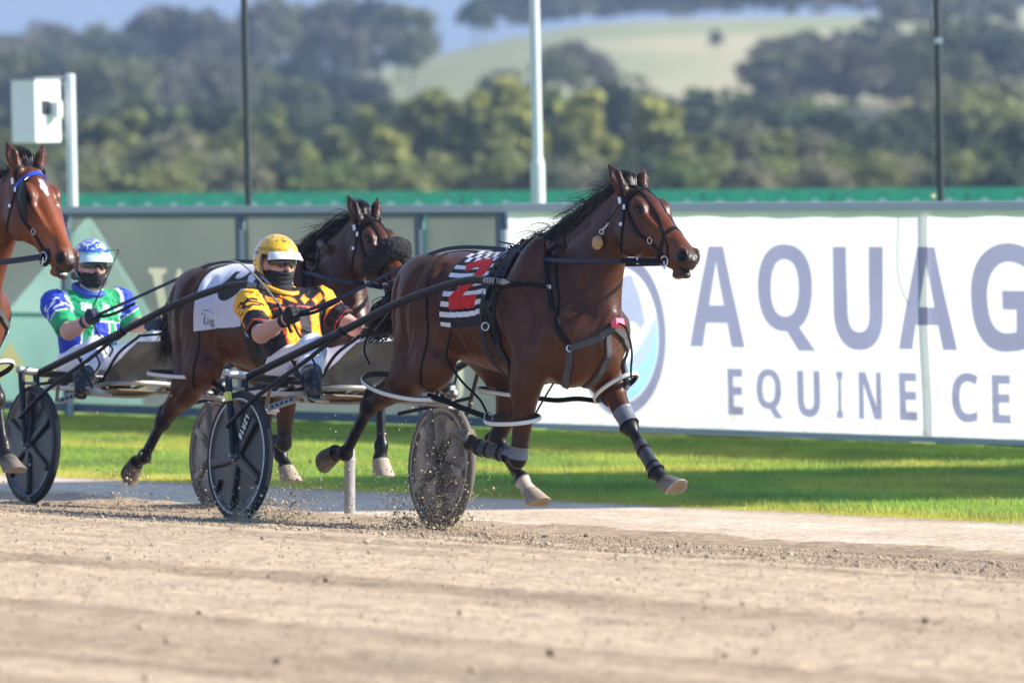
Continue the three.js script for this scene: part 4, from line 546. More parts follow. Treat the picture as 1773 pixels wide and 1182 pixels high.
function bootOn(o, F, a, b, r, mat, name, side) {   // shell round a shank between a and b
  const A = V(...a), B = V(...b), d = B.clone().sub(A), n = 10, m = 20, P = [], U = [], I = []; const t = d.clone().normalize(), e = Math.abs(t.z) > 0.8 ? V(1, 0, 0) : V(0, 0, 1), x = e.clone().addScaledVector(t, -e.dot(t)).normalize(), y = t.clone().cross(x);
  for (let i = 0; i <= n; i++) for (let j = 0; j < m; j++) { const q = j / m * 6.2832, c = A.clone().addScaledVector(d, i / n); let p = c.clone().addScaledVector(x, Math.cos(q) * r * 1.6).addScaledVector(y, Math.sin(q) * r * 1.6); for (let s = 0; s < 6; s++) { const dd = F.d(p.x, p.y, p.z) - 0.006; const dir = c.clone().sub(p).normalize(); p.addScaledVector(dir, Math.min(dd, r) * 0.95); } const lip = (i === 0 || i === n) ? 0.0015 : 0; p.addScaledVector(p.clone().sub(c).normalize(), lip); P.push(p.x, p.y, p.z); U.push(j / m * 0.3, i / n * 0.2); }
  for (let i = 0; i < n; i++) for (let j = 0; j < m; j++) { const a0 = i * m + j, b0 = i * m + (j + 1) % m; I.push(a0, b0, a0 + m, b0, b0 + m, a0 + m); }
  const g = new THREE.BufferGeometry(); g.setAttribute('position', new THREE.Float32BufferAttribute(P, 3)); g.setAttribute('uv', new THREE.Float32BufferAttribute(U, 2)); g.setIndex(I); g.computeVertexNormals(); const boot = new THREE.Group(); boot.name = name; o.add(boot); put('shell', g, mat, boot);
  const k = (f) => { const c = A.clone().addScaledVector(d, f), pts = []; for (let j = 0; j < 10; j++) { const q = j / 10 * 6.2832; pts.push(c.clone().addScaledVector(x, Math.cos(q) * r).addScaledVector(y, Math.sin(q) * r)); } return strap(F, pts, 0.016, { closed: true, off: 0.0068, n: 24, th: 0.0022 }); };
  if (name === 'knee_boot') return boot; put('boot_strap', k(0.25), M.leather, boot); put('boot_strap', k(0.75), M.leather, boot); return boot;
}
function drape(F, s0, s1, len0, len1, off, cy = 1.15, lower = (s) => 1, nx = 40, na = 50) {   // cloth over the back: from s0 to s1, hanging down both sides
  const P = [], U = [], I = [];
  for (let i = 0; i <= nx; i++) { const s = mix(s0, s1, i / nx); const col = []; for (let j = 0; j <= na; j++) { const a = mix(-len0, len1, j / na) * lower(i / nx, j / na), dir = V(0, Math.cos(a), Math.sin(a)); let r = 0.7; for (let q = 0; q < 24; q++) { const d = F.far(s, cy + dir.y * r, dir.z * r) - off; r -= d * 0.8; if (d < 3e-4) break; } col.push(V(s, cy + dir.y * r, dir.z * r)); }
    let L = 0; const mid = Math.round(na * len0 / (len0 + len1)); const acc = [0]; for (let j = 1; j <= na; j++) acc.push(acc[j - 1] + col[j].distanceTo(col[j - 1])); col.forEach((p, j) => { const w = 0.004 * (fbm(p.x * 9, p.y * 5, p.z * 9, 2) - 0.5) * sstep(0.1, 0.5, Math.abs(acc[j] - acc[mid])); P.push(p.x, p.y, p.z + Math.sign(p.z) * Math.max(0, w)); U.push(i / nx, acc[j] - acc[mid]); }); }
  const m = na + 1; for (let i = 0; i < nx; i++) for (let j = 0; j < na; j++) { const a = i * m + j; I.push(a, a + 1, a + m, a + 1, a + m + 1, a + m); }
  const g = new THREE.BufferGeometry(); g.setAttribute('position', new THREE.Float32BufferAttribute(P, 3)); g.setAttribute('uv', new THREE.Float32BufferAttribute(U, 2)); g.setIndex(I); g.computeVertexNormals(); return g;
}
function solid(g, d) { const q = g.clone(), p = q.attributes.position, n = g.attributes.normal; for (let i = 0; i < p.count; i++) p.setXYZ(i, p.getX(i) - n.getX(i) * d, p.getY(i) - n.getY(i) * d, p.getZ(i) - n.getZ(i) * d); const qn = q.attributes.normal; for (let i = 0; i < qn.count; i++) qn.setXYZ(i, -qn.getX(i), -qn.getY(i), -qn.getZ(i)); const ix = q.index.array; for (let i = 0; i < ix.length; i += 3) { const t = ix[i]; ix[i] = ix[i + 1]; ix[i + 1] = t; } return [g, q]; }
function horse(P, frame, label) {
  const o = inFrame(thing('horse', label, 'horse'), frame), F = horseField(P); P.F = F;
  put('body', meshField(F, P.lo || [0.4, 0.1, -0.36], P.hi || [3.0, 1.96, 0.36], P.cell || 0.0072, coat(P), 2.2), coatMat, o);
  const hv = (x, y, z) => V(x, y, z).applyMatrix4(P.hm); P.hv = hv;
  for (const s of [1, -1]) { const e = new THREE.SphereGeometry(0.0235 * P.hs, 20, 14); const p = hv(2.552, 1.671, 0.0815 * s); e.translate(p.x, p.y, p.z); put('eye', e, eyeMat, o); }
  for (const k of ['RF', 'LF', 'RH', 'LH']) { const l = P[k]; put('hoof', hoof(l.cor, l.d, l.toe, l.sock || l.pale), hoofMat, o); }
  // mane and forelock
  srand(P.seed); const locks = []; const crest = (t) => { const a = [[1.62, 1.50 + (P.dy || 0)], [1.78, 1.55 + (P.dy || 0)], [1.96 + (P.poll[0] - 2.36) * 0.4, 1.625 + (P.poll[1] - 1.8) * 0.4], [2.12 + (P.poll[0] - 2.36) * 0.7, 1.71 + (P.poll[1] - 1.8) * 0.7], [P.poll[0] - 0.06, P.poll[1] - 0.01]]; const u = t * 4, i = Math.min(3, u | 0), f = u - i; return [mix(a[i][0], a[i + 1][0], f), mix(a[i][1], a[i + 1][1], f)]; };
  for (let i = 0; i < P.maneN; i++) { const t = Math.pow(rnd(), 0.9), [cx, cy] = crest(t), z0 = rr(-0.02, 0.02), L = rr(0.10, 0.26) * P.maneL, wild = rnd() < 0.16 ? 1 : 0, lift = wild ? rr(0.03, 0.12) : rr(-0.10, 0.02), side = rr(-1, 1) * 0.5 - 0.1;
    const p0 = V(cx, cy - 0.018, z0), p1 = V(cx - L * 0.30, cy + 0.022 + lift * 0.35, z0 + side * 0.05), p2 = V(cx - L * 0.68, cy - 0.03 + lift * 0.8, z0 + side * 0.13), p3 = V(cx - L * rr(0.9, 1.15), cy - 0.09 + lift * 1.2 + rr(-0.03, 0.03), z0 + side * 0.2); locks.push(lock([p0, p1, p2, p3], wild ? rr(0.0012, 0.0028) : rr(0.0022, 0.0055), 0.0005, 9)); }
  put('mane', locks, hairMat, o); const fl = []; for (let i = 0; i < 80; i++) { const z0 = rr(-0.035, 0.035), p0 = hv(2.385, 1.795, z0 * 0.6), k = rr(0.6, 1.1); fl.push(lock([p0, hv(2.37 - 0.02 * k, 1.845 + rr(-0.01, 0.015), z0), hv(2.34 - 0.06 * k, 1.86 + rr(-0.02, 0.02), z0 * 1.4), hv(2.28 - 0.08 * k, 1.845 + rr(-0.03, 0.05), z0 * 2)], rr(0.002, 0.005))); } put('forelock', fl, hairMat, o);
  if (P.tail) { const tl = []; for (let i = 0; i < 320; i++) { const j = () => rr(-1, 1), pts = P.tail.map((p, k) => [p[0] + j() * 0.024 * (1 + k * 0.8), p[1] + j() * 0.026 * (1 + k * 0.8), p[2] + j() * 0.016 * (1 + k * 0.8)]); tl.push(lock(pts, rr(0.005, 0.010), 0.001, 12)); } put('tail', tl, hairMat, o); }
  return o;
}
const P1 = { seed: 11, poll: [2.36, 1.80], ang: 0, hs: 1, base: [0.062, 0.0182, 0.0066], point: [0.006, 0.005, 0.005], maneN: 950, maneL: 1, lo: [0.05, 0.10, -0.37], hi: [3.0, 1.96, 0.37],
  RF: { elbow: [1.815, 0.87, 0.175], knee: [1.712, 0.385, 0.15], fet: [1.385, 0.432, 0.15], cor: [1.305, 0.462, 0.15], d: [-0.42, 0.90, 0], toe: [-0.90, -0.42, 0] },
  LF: { elbow: [1.98, 0.87, -0.165], knee: [2.25, 0.575, -0.15], fet: [2.485, 0.345, -0.15], cor: [2.555, 0.290, -0.15], d: [0.74, -0.67, 0], toe: [0.67, 0.74, 0] },
  RH: { stifle: [1.03, 0.86, 0.205], hock: [0.475, 0.635, 0.19], fet: [0.285, 0.382, 0.19], cor: [0.190, 0.388, 0.19], d: [-1, 0.0, 0], toe: [0.0, -1, 0] },
  LH: { stifle: [1.30, 0.86, -0.19], hock: [1.15, 0.49, -0.15], fet: [1.372, 0.285, -0.15], cor: [1.440, 0.215, -0.15], d: [0.52, -0.86, 0], toe: [0.86, 0.52, 0], sock: true },
  tail: [[0.56, 1.31, 0], [0.48, 1.30, -0.01], [0.40, 1.22, -0.02], [0.30, 1.12, -0.03], [0.16, 1.03, -0.05]] };
const P2 = { seed: 23, poll: [2.237, 1.716], ang: -0.15, hs: 0.94, dy: -0.035, base: [0.055, 0.0158, 0.0060], point: [0.006, 0.005, 0.005], maneN: 750, maneL: 1.15, lo: [0.12, 0.10, -0.37], hi: [2.85, 1.86, 0.37],
  RF: { elbow: [1.80, 0.84, 0.175], knee: [1.76, 0.41, 0.15], fet: [1.44, 0.43, 0.15], cor: [1.36, 0.46, 0.15], d: [-0.42, 0.90, 0], toe: [-0.90, -0.42, 0] },
  LF: { elbow: [2.0, 0.85, -0.165], knee: [2.255, 0.68, -0.15], fet: [2.285, 0.415, -0.15], cor: [2.275, 0.335, -0.15], d: [0.0, -1, 0], toe: [1, 0.0, 0], pale: true },
  RH: { stifle: [1.02, 0.83, 0.205], hock: [0.625, 0.51, 0.19], fet: [0.46, 0.302, 0.19], cor: [0.375, 0.268, 0.19], d: [-0.90, -0.42, 0], toe: [0.42, -0.90, 0] },
  LH: { stifle: [1.23, 0.84, -0.19], hock: [1.13, 0.50, -0.15], fet: [1.327, 0.350, -0.15], cor: [1.383, 0.268, -0.15], d: [0.22, -0.97, 0], toe: [0.97, 0.22, 0], pale: true },
  tail: [[0.56, 1.27, 0], [0.47, 1.22, 0], [0.40, 1.1, -0.01], [0.34, 0.92, -0.02]] };
const P3 = { seed: 37, poll: [2.53, 1.82], ang: -0.24, hs: 1.04, base: [0.115, 0.031, 0.0098], dark: [0.075, 0.019, 0.0066], point: [0.014, 0.011, 0.010], star: true, maneN: 500, maneL: 1, lo: [0.05, 0.06, -0.37], hi: [3.12, 1.98, 0.37], cell: 0.0076,
  RF: { elbow: [1.80, 0.86, 0.175], knee: [1.72, 0.40, 0.15], fet: [1.40, 0.44, 0.15], cor: [1.32, 0.47, 0.15], d: [-0.42, 0.90, 0], toe: [-0.90, -0.42, 0] },
  LF: { elbow: [1.90, 0.86, -0.165], knee: [2.13, 0.60, -0.15], fet: [2.205, 0.352, -0.15], cor: [2.250, 0.275, -0.15], d: [0.42, -0.90, 0], toe: [0.90, 0.42, 0] },
  RH: { stifle: [1.03, 0.86, 0.205], hock: [0.50, 0.635, 0.19], fet: [0.31, 0.382, 0.19], cor: [0.21, 0.376, 0.19], d: [-0.98, -0.12, 0], toe: [0.12, -0.98, 0] },
  LH: { stifle: [1.28, 0.86, -0.19], hock: [1.12, 0.50, -0.15], fet: [1.30, 0.285, -0.15], cor: [1.36, 0.21, -0.15], d: [0.5, -0.87, 0], toe: [0.87, 0.5, 0] } };
const mz = (pts) => pts.map(([x, y, z]) => [x, y, -z]);
function bridle(o, P, opt) {
  const F = P.F, H = (a) => a.map((p) => P.hv(...p)), hs = P.hs, b = new THREE.Group(); b.name = 'bridle'; o.add(b); const S = (name, pts, w, ex = {}, m = M.leather) => put(name, strap(F, H(pts), w, { th: 0.004, ...ex }), m, b);
  for (const k of [0, 1]) { const q = (a) => k ? mz(a) : a;
    S('cheek_strap', q([[2.375, 1.825, 0.03], [2.405, 1.765, 0.09], [2.44, 1.68, 0.10], [2.53, 1.57, 0.10], [2.64, 1.49, 0.07], [2.728, 1.425, 0.058]]), 0.019);
    S('throat_latch', q([[2.40, 1.775, 0.09], [2.42, 1.66, 0.1], [2.42, 1.55, 0.1], [2.405, 1.47, 0.06]]), 0.014);
    if (opt.check) S('head_check', q([[2.375, 1.822, 0.02], [2.44, 1.80, 0.028], [2.53, 1.745, 0.036], [2.63, 1.665, 0.045], [2.70, 1.575, 0.055], [2.735, 1.50, 0.055], [2.745, 1.43, 0.055]]), 0.015);
    const br = P.hv(2.735, 1.412, (k ? -1 : 1) * 0.062); put('bit_ring', [ring(br, [0.1, 0, 1], 0.026 * hs, 0.0042), rod(br, P.hv(2.742, 1.372, (k ? -1 : 1) * 0.064), 0.005)], M.steel, b);
    const e = F.snap(P.hv(2.62, 1.515, (k ? -1 : 1) * 0.08), 0.006); put('buckle', [ring(e, A3(F.n(e.x, e.y, e.z)), 0.016, 0.003), box(A3(F.snap(P.hv(2.425, 1.69, (k ? -1 : 1) * 0.1), 0.007)), 0.018, 0.026, 0.006, 0.002), box(A3(F.snap(P.hv(2.415, 1.60, (k ? -1 : 1) * 0.1), 0.007)), 0.022, 0.018, 0.006, 0.002)], M.steel, b);
  }
  S('browband', [[2.42, 1.70, 0.10], [2.445, 1.755, 0.085], [2.468, 1.79, 0.045], [2.475, 1.80, 0], [2.468, 1.79, -0.045], [2.445, 1.755, -0.085], [2.42, 1.70, -0.10]], opt.brow ? 0.030 : 0.020, { th: opt.brow ? 0.008 : 0.005 }, opt.brow || M.leather);
  if (opt.nose) S('noseband', [[2.742, 1.592, 0], [2.725, 1.55, 0.06], [2.69, 1.47, 0.075], [2.655, 1.40, 0.03], [2.65, 1.38, 0], [2.655, 1.40, -0.03], [2.69, 1.47, -0.075], [2.725, 1.55, -0.06]], 0.022, { closed: true, n: 50 });
  put('tag', box(A3(F.snap(P.hv(2.385, 1.72, 0.1), 0.012)), 0.022, 0.034, 0.006, 0.003, [0, 0, 0.3]), std(0.75, 0.76, 0.8, 0.5), b);
  return b;
}
function harness(o, P, opt) {
  const F = P.F, Y = P.dy || 0, h = new THREE.Group(); h.name = 'harness'; o.add(h); const up = (a) => a.map(([x, y, z]) => [x, y + Y, z]); const S = (name, pts, w, ex, m = M.leather) => put(name, strap(F, up(pts), w, ex), m, h);
  for (const k of [0, 1]) { const q = (a) => k ? mz(a) : a;
    S('shoulder_strap', q([[1.80, 1.56, 0.02], [1.90, 1.45, 0.14], [1.965, 1.30, 0.24], [2.06, 1.10, 0.24], [2.155, 0.955, 0.2]]), 0.026, { th: 0.005 });
    S('neck_strap', q([[1.87, 1.60, 0.01], [1.945, 1.47, 0.15], [2.02, 1.28, 0.24], [2.09, 1.10, 0.23], [2.165, 0.965, 0.2]]), 0.014);
    S('trace', q([[1.60, 1.285, 0.29], [1.72, 1.285, 0.28], [1.85, 1.288, 0.26], [1.97, 1.295, 0.22]]), 0.022, { th: 0.006 });
    S('chest_pad', q([[2.155, 0.945, 0.2], [2.12, 0.86, 0.19], [2.065, 0.77, 0.16], [2.03, 0.72, 0.13]]), 0.036, { th: 0.014 }, M.grey);
    S('thigh_strap', q([[0.98, 1.46, 0.10], [1.05, 1.25, 0.27], [1.075, 1.05, 0.29], [1.06, 0.88, 0.28], [1.02, 0.74, 0.26]]), 0.011);
    const t = F.snap(V(1.52, 1.46 + Y, k ? -0.11 : 0.11), 0.01); put('terret', [ring([t.x, t.y + 0.018, t.z], [1, 0, 0.2], 0.022, 0.0035)], M.steel, h);
    const bq = F.snap(V(1.97, 1.295 + Y, k ? -0.24 : 0.24), 0.008); put('buckle', [box(A3(bq), 0.034, 0.022, 0.006, 0.003), ring(A3(F.snap(V(2.155, 0.952 + Y, k ? -0.2 : 0.2), 0.008)), [0.8, 0, k ? -0.6 : 0.6], 0.016, 0.004)], M.steel, h);
  }
  S('breast_pad', [[2.155, 0.952, 0.2], [2.24, 0.99, 0.14], [2.31, 1.04, 0.06], [2.34, 1.065, 0], [2.31, 1.04, -0.06], [2.24, 0.99, -0.14], [2.155, 0.952, -0.2]], 0.034, { th: 0.013, n: 40 }, M.grey);
  S('breast_strap', [[2.33, 1.03, 0.035], [2.28, 0.92, 0.02], [2.18, 0.80, 0.01], [2.06, 0.74, 0]], 0.034, { th: 0.014 }, M.grey);
  S('back_strap', [[1.52, 1.50, 0], [1.3, 1.47, 0], [1.0, 1.48, 0], [0.75, 1.43, 0], [0.62, 1.38, 0]], 0.024, { th: 0.006 });
  S('check_rein', [[1.52, 1.52, 0], [1.75, 1.56, 0], [1.95, 1.63, 0], [2.15, 1.74, 0], [2.34, 1.84, 0]], 0.016, { th: 0.006 });
  const g = drape(F, 1.53, 1.605, 1.75, 1.75, 0.016, 1.15, () => 1, 6, 60); put('saddle_pad', solid(g, 0.014), M.leather, h);
  const gl = []; for (let i = 0; i < 22; i++) { const a = i / 22 * 6.2832; gl.push([1.575 + 0.06 * (1 - Math.cos(a)) / 2, 1.13 + 0.42 * Math.cos(a), 0.34 * Math.sin(a)]); } put('girth', strap(F, up(gl), 0.062, { closed: true, n: 70, off: 0.010, th: 0.007 }), M.web, h);
  const bl = []; for (let i = 0; i < 22; i++) { const a = i / 22 * 6.2832; bl.push([1.505 + 0.06 * (1 - Math.cos(a)) / 2, 1.13 + 0.42 * Math.cos(a), 0.34 * Math.sin(a)]); } put('blue_girth', strap(F, up(bl), 0.026, { closed: true, n: 70, off: 0.020, th: 0.004 }), opt.blue ? M.blue : M.web, h);
  for (const z of [1, -1]) { const pts = [[1.545, 1.30, 0.30], [1.57, 1.20, 0.31], [1.585, 1.08, 0.31], [1.62, 0.96, 0.28]].map(([x, y, zz]) => [x, y, zz * z]); put('tie_down', strap(F, up(pts), 0.022, { off: 0.020 }), M.leather, h); put('tie_buckle', [ring(A3(F.snap(V(1.585, 1.06 + Y, 0.31 * z), 0.03)), [0.5, 0, z], 0.02, 0.004), box(A3(F.snap(V(1.555, 1.25 + Y, 0.31 * z), 0.03)), 0.02, 0.03, 0.008, 0.003)], M.steel, h); }
  const hk = F.snap(V(1.44, 1.52 + Y, 0), 0.01); put('saddle_hook', [box([hk.x, hk.y + 0.01, 0], 0.10, 0.02, 0.05, 0.006), rod([hk.x - 0.05, hk.y + 0.02, 0], [hk.x - 0.16, hk.y + 0.035, 0.01], 0.006, 0.003), ring([hk.x + 0.03, hk.y + 0.03, 0], [0, 0, 1], 0.018, 0.004)], M.leather, h);
  return h;
}
function saddleCloth(o, P, draw, s0, s1, ang, extra) {
  const F = P.F; const g = drape(F, s0, s1, ang, ang, 0.010, 1.15 + (P.dy || 0), (i, j) => 1 - 0.05 * i, 46, 70), uv = g.attributes.uv; let m = 0; for (let i = 0; i < uv.count; i++) m = Math.max(m, Math.abs(uv.getY(i))); for (let i = 0; i < uv.count; i++) uv.setY(i, 0.5 + uv.getY(i) / m / 2);
  // canvas: x runs to the horse's head, upper half is the right side hanging down towards y = 0
  const tex = canvasTex(768, 1536, (c, W, H) => { for (const side of [1, -1]) { c.save(); c.translate(0, H / 2); if (side > 0) c.scale(1, -1); c.beginPath(); c.rect(0, 0, W, H / 2); c.clip(); if (side < 0) { c.translate(W, 0); c.scale(-1, 1); } draw(c, W, H / 2); c.restore(); } });
  const s = new THREE.Group(); s.name = 'saddle_cloth'; o.add(s); put('fabric', solid(g, 0.004), phy(0.85, 0.85, 0.87, 0.75, { map: tex, bumpMap: fineBump, bumpScale: 0.0006, sheen: 0.3, sheenRoughness: 0.6 }), s); return s;
}
const H1 = horse(P1, 0, 'bay leading horse with a red number two and striped saddle cloth'), H2 = horse(P2, 1, 'bay horse with a black fluffy noseband behind the yellow driver'), H3 = horse(P3, 2, 'chestnut brown horse with a white star and blue browband, cut by the left edge');
// --- leading horse
bridle(H1, P1, { check: true, nose: true });
harness(H1, P1, {});
saddleCloth(H1, P1, (c, W, H) => {
  c.fillStyle = '#e9eaf2'; c.fillRect(0, 0, W, H); c.fillStyle = '#0c0d12'; const ch = H * 0.30;
  for (let j = 0; j < 4; j++) for (let i = 0; i < 12; i++) if ((i + j) % 2) c.fillRect(i * W / 12, j * ch / 4, W / 12, ch / 4);
  for (let j = 0; j < 8; j++) c.fillRect(0, ch + (j + 0.0) * (H - ch) / 7.4, W, (H - ch) / 15);
  c.fillStyle = '#d8161c'; c.save(); c.translate(W * 0.42, H * 0.53); c.transform(1, 0, -0.12, 1, 0, 0); c.scale(1.45, 1); c.font = 'bold 540px sans-serif'; c.textAlign = 'center'; c.textBaseline = 'middle'; c.fillText('2', 0, 0); c.lineWidth = 26; c.strokeStyle = '#d8161c'; c.strokeText('2', 0, 0); c.restore();
  c.fillStyle = '#c5283c'; c.font = 'bold 50px serif'; c.fillText('JAD', W * 0.16, H * 0.80); c.strokeStyle = '#c5283c'; c.lineWidth = 4; c.strokeRect(W * 0.24, H * 0.73, 60, 42);
  c.fillStyle = '#0d0f16'; c.fillRect(0, H * 0.955, W, H * 0.05); c.fillRect(W * 0.87, H * 0.35, W * 0.13, H); c.fillStyle = '#15161c'; c.fillRect(W * 0.24, H * 0.885, W, H * 0.12); c.fillStyle = '#2233aa'; c.fillRect(W * 0.9, H * 0.42, W * 0.06, H * 0.45); c.fillStyle = '#0c0d12'; c.fillRect(W * 0.9, H * 0.54, W * 0.06, 26); c.fillRect(W * 0.9, H * 0.66, W * 0.06, 26); c.fillStyle = '#ee6f84'; c.fillRect(W * 0.88, H * 0.33, W * 0.07, H * 0.12);
}, 1.165, 1.60, 1.93);
{ const F = P1.F, q = F.snap(V(2.247, 1.505, 0.12), 0.02); const g = new THREE.Group(); g.name = 'ear_plug_tassel'; H1.add(g); const n = new THREE.IcosahedronGeometry(0.033, 4), p = n.attributes.position; for (let i = 0; i < p.count; i++) { const k = 0.9 + 0.22 * noise3(p.getX(i) * 80, p.getY(i) * 80, p.getZ(i) * 80); p.setXYZ(i, p.getX(i) * k, p.getY(i) * k * 1.08, p.getZ(i) * k * 0.75); } n.computeVertexNormals(); n.translate(q.x, q.y, q.z); put('tassel', n, M.tan, g); put('clip', [ring([q.x + 0.03, q.y + 0.055, q.z], [0.3, 0, 1], 0.012, 0.003), rod([q.x + 0.04, q.y + 0.065, q.z], [q.x + 0.075, q.y + 0.10, q.z - 0.01], 0.004)], M.steel, g);
  put('cord', [tube([[q.x + 0.07, q.y + 0.1, q.z], [q.x + 0.14, q.y + 0.19, q.z - 0.02]], 0.003, 6, 5)], M.leather, g); }
put('breast_tag', box([2.315, 1.098, 0.01], 0.045, 0.045, 0.06, 0.008, [0, 0, 0.3]), M.pink, H1);
put('hanging_strap', [tube([[2.32, 1.10, 0.02], [2.41, 1.07, 0.03], [2.45, 0.96, 0.02], [2.40, 0.87, -0.02], [2.33, 0.82, -0.08]], 0.006, 30, 6)], M.leather, H1);
addHobble(H1, [1.665, 0.590, 0.16], [0.02, 1, 0.28], 0.185, 0.105, [1, 0.0, 0]);
addHobble(H1, [0.75, 0.745, 0.20], [0.20, 0.95, 0.24], 0.285, 0.135, [1, -0.2, 0]);
addHobble(H1, [2.115, 0.775, -0.155], [-0.45, 0.85, 0.16], 0.15, 0.09, [0.9, 0.45, 0]);
addHobble(H1, [1.165, 0.735, -0.16], [0.1, 1, 0], 0.165, 0.10, [1, -0.06, 0]);
{ const g = new THREE.Group(); g.name = 'hobble_hanger'; H1.add(g); const T = (pts, r = 0.007) => tube(pts, r, 30, 6);
  put('connecting_strap', [strap(null, [[1.0, 0.70, 0.20], [1.14, 0.675, 0.21], [1.30, 0.635, 0.19], [1.47, 0.595, 0.17]], 0.030, { up: [0.5, 0.4, 0.8], th: 0.008 })], M.leather, g); put('connecting_strap', [strap(null, [[1.33, 0.72, -0.16], [1.6, 0.70, -0.17], [1.8, 0.71, -0.16], [1.98, 0.70, -0.155]], 0.026, { up: [0.5, 0.2, 0.8], th: 0.008 })], M.leather, g);
  put('hanger', [T([[1.28, 1.03, 0.285], [1.23, 0.90, 0.27], [1.30, 0.78, 0.22], [1.43, 0.68, 0.19], [1.475, 0.60, 0.17]])], M.leather, g); put('hanger', [T([[1.06, 0.88, 0.28], [1.03, 0.80, 0.27], [1.0, 0.70, 0.21]])], M.leather, g); put('hanger', [T([[0.49, 0.86, 0.21], [0.45, 0.93, 0.22], [0.47, 1.05, 0.2], [0.55, 1.2, 0.16], [0.7, 1.38, 0.05]], 0.006)], M.leather, g); put('hanger', [T([[1.84, 0.60, 0.16], [1.90, 0.66, 0.17], [1.98, 0.78, 0.15]], 0.005)], M.leather, g); put('hanger', [T([[2.05, 0.80, -0.06], [2.06, 0.90, -0.05], [2.1, 0.98, -0.03]], 0.005)], M.whiteRubber, g);
  put('hanger_clip', [ring([1.02, 0.70, 0.21], [0.6, 0, 0.8], 0.02, 0.004), ring([1.475, 0.60, 0.17], [0.6, 0, 0.8], 0.022, 0.004), rod([1.0, 0.66, 0.22], [1.01, 0.74, 0.22], 0.007)], M.dull, g); }
const bootMat = phy(0.030, 0.032, 0.037, 0.45, { bumpMap: fineBump, bumpScale: 0.002, clearcoat: 0.2 }), kneeMat = phy(0.13, 0.14, 0.155, 0.42, { bumpMap: fineBump, bumpScale: 0.0025, clearcoat: 0.3, clearcoatRoughness: 0.4 });
bootOn(H1, P1.F, lerpP(P1.RF.knee, P1.RF.fet, 0.30), lerpP(P1.RF.knee, P1.RF.fet, 0.92), 0.075, bootMat, 'shin_boot');
bootOn(H1, P1.F, lerpP(P1.LF.knee, P1.LF.fet, 0.36), lerpP(P1.LF.knee, P1.LF.fet, 0.98), 0.075, bootMat, 'shin_boot');
bootOn(H1, P1.F, lerpP(P1.LF.elbow, P1.LF.knee, 0.74), lerpP(P1.LF.elbow, P1.LF.knee, 0.98), 0.09, kneeMat, 'knee_boot');
bootOn(H1, P1.F, lerpP(P1.RF.elbow, P1.RF.knee, 0.86), lerpP(P1.RF.elbow, P1.RF.knee, 0.99), 0.09, kneeMat, 'knee_boot');
// --- second horse
bridle(H2, P2, { check: true });
harness(H2, P2, {});
saddleCloth(H2, P2, (c, W, H) => { c.fillStyle = '#dfe0ea'; c.fillRect(0, 0, W, H); c.fillStyle = '#17171a'; c.beginPath(); c.ellipse(W * 0.52, H * 0.45, W * 0.24, H * 0.16, -0.2, 0, 7); c.fill(); c.fillRect(W * 0.34, H * 0.24, W * 0.36, H * 0.2); c.fillStyle = '#dfe0ea'; c.beginPath(); c.ellipse(W * 0.53, H * 0.28, W * 0.10, H * 0.07, -0.2, 0, 7); c.fill(); c.fillStyle = '#2a2c33'; c.font = 'bold 74px sans-serif'; c.fillText('Ling', W * 0.13, H * 0.86); c.lineWidth = 5; c.strokeStyle = '#2a2c33'; c.beginPath(); c.moveTo(W * 0.12, H * 0.74); c.quadraticCurveTo(W * 0.2, H * 0.69, W * 0.32, H * 0.75); c.stroke(); c.fillRect(W * 0.11, H * 0.77, 40, 6); c.fillStyle = '#23252d'; c.fillRect(W * 0.36, H * 0.885, W, H * 0.12); c.fillRect(W * 0.9, 0, W * 0.1, H); }, 1.04, 1.52, 1.84);
{ const c = [[2.60, 1.50, 0.098], [2.66, 1.59, 0.080], [2.705, 1.645, 0.038], [2.715, 1.655, 0], [2.705, 1.645, -0.038], [2.66, 1.59, -0.080], [2.60, 1.50, -0.098]].map((p) => A3(P2.hv(...p))), L = []; for (let i = 0; i < c.length - 1; i++) L.push(cap(c[i], c[i + 1], i ? 0.058 : 0.045, i < 5 ? 0.058 : 0.045, 0.02)); const Fz = field(L, (x, y, z) => 0.022 * (fbm(x * 55, y * 55, z * 55, 3) - 0.45));
  put('fluffy_noseband', meshField(Fz, [2.2, 1.25, -0.22], [2.75, 1.68, 0.22], 0.005), std(0.012, 0.012, 0.013, 0.95), H2); const fur = []; srand(8); for (let i = 0; i < 900; i++) { const k = rnd() * (c.length - 1), a = k | 0, q = lerpP(c[a], c[a + 1], k - a), d = V(rr(-1, 1), rr(-1, 1), rr(-1, 1)).normalize(), p = V(...q).addScaledVector(d, 0.053); fur.push(lock([p, p.clone().addScaledVector(d, 0.012), p.clone().addScaledVector(d, 0.02).add(V(rr(-1, 1) * 0.006, -0.004, rr(-1, 1) * 0.006))], 0.0022, 0.0006, 3)); } put('fleece', fur, std(0.018, 0.018, 0.019, 0.9), H2, { kind: 'stuff' });
  put('noseband', strap(P2.F, [[2.70, 1.575, 0], [2.685, 1.53, 0.06], [2.655, 1.46, 0.075], [2.63, 1.40, 0.03], [2.63, 1.38, 0], [2.63, 1.40, -0.03], [2.655, 1.46, -0.075], [2.685, 1.53, -0.06]].map((p) => P2.hv(...p)), 0.022, { closed: true, n: 50, th: 0.006 }), M.leather, H2);
  const q = P2.F.snap(V(1.99, 1.53, 0.11), 0.01); put('head_pole', [rod([q.x - 0.09, q.y + 0.03, q.z - 0.03], [q.x, q.y, q.z + 0.012], 0.026, 0.024, 16)], std(0.06, 0.055, 0.05, 0.6), H2); }
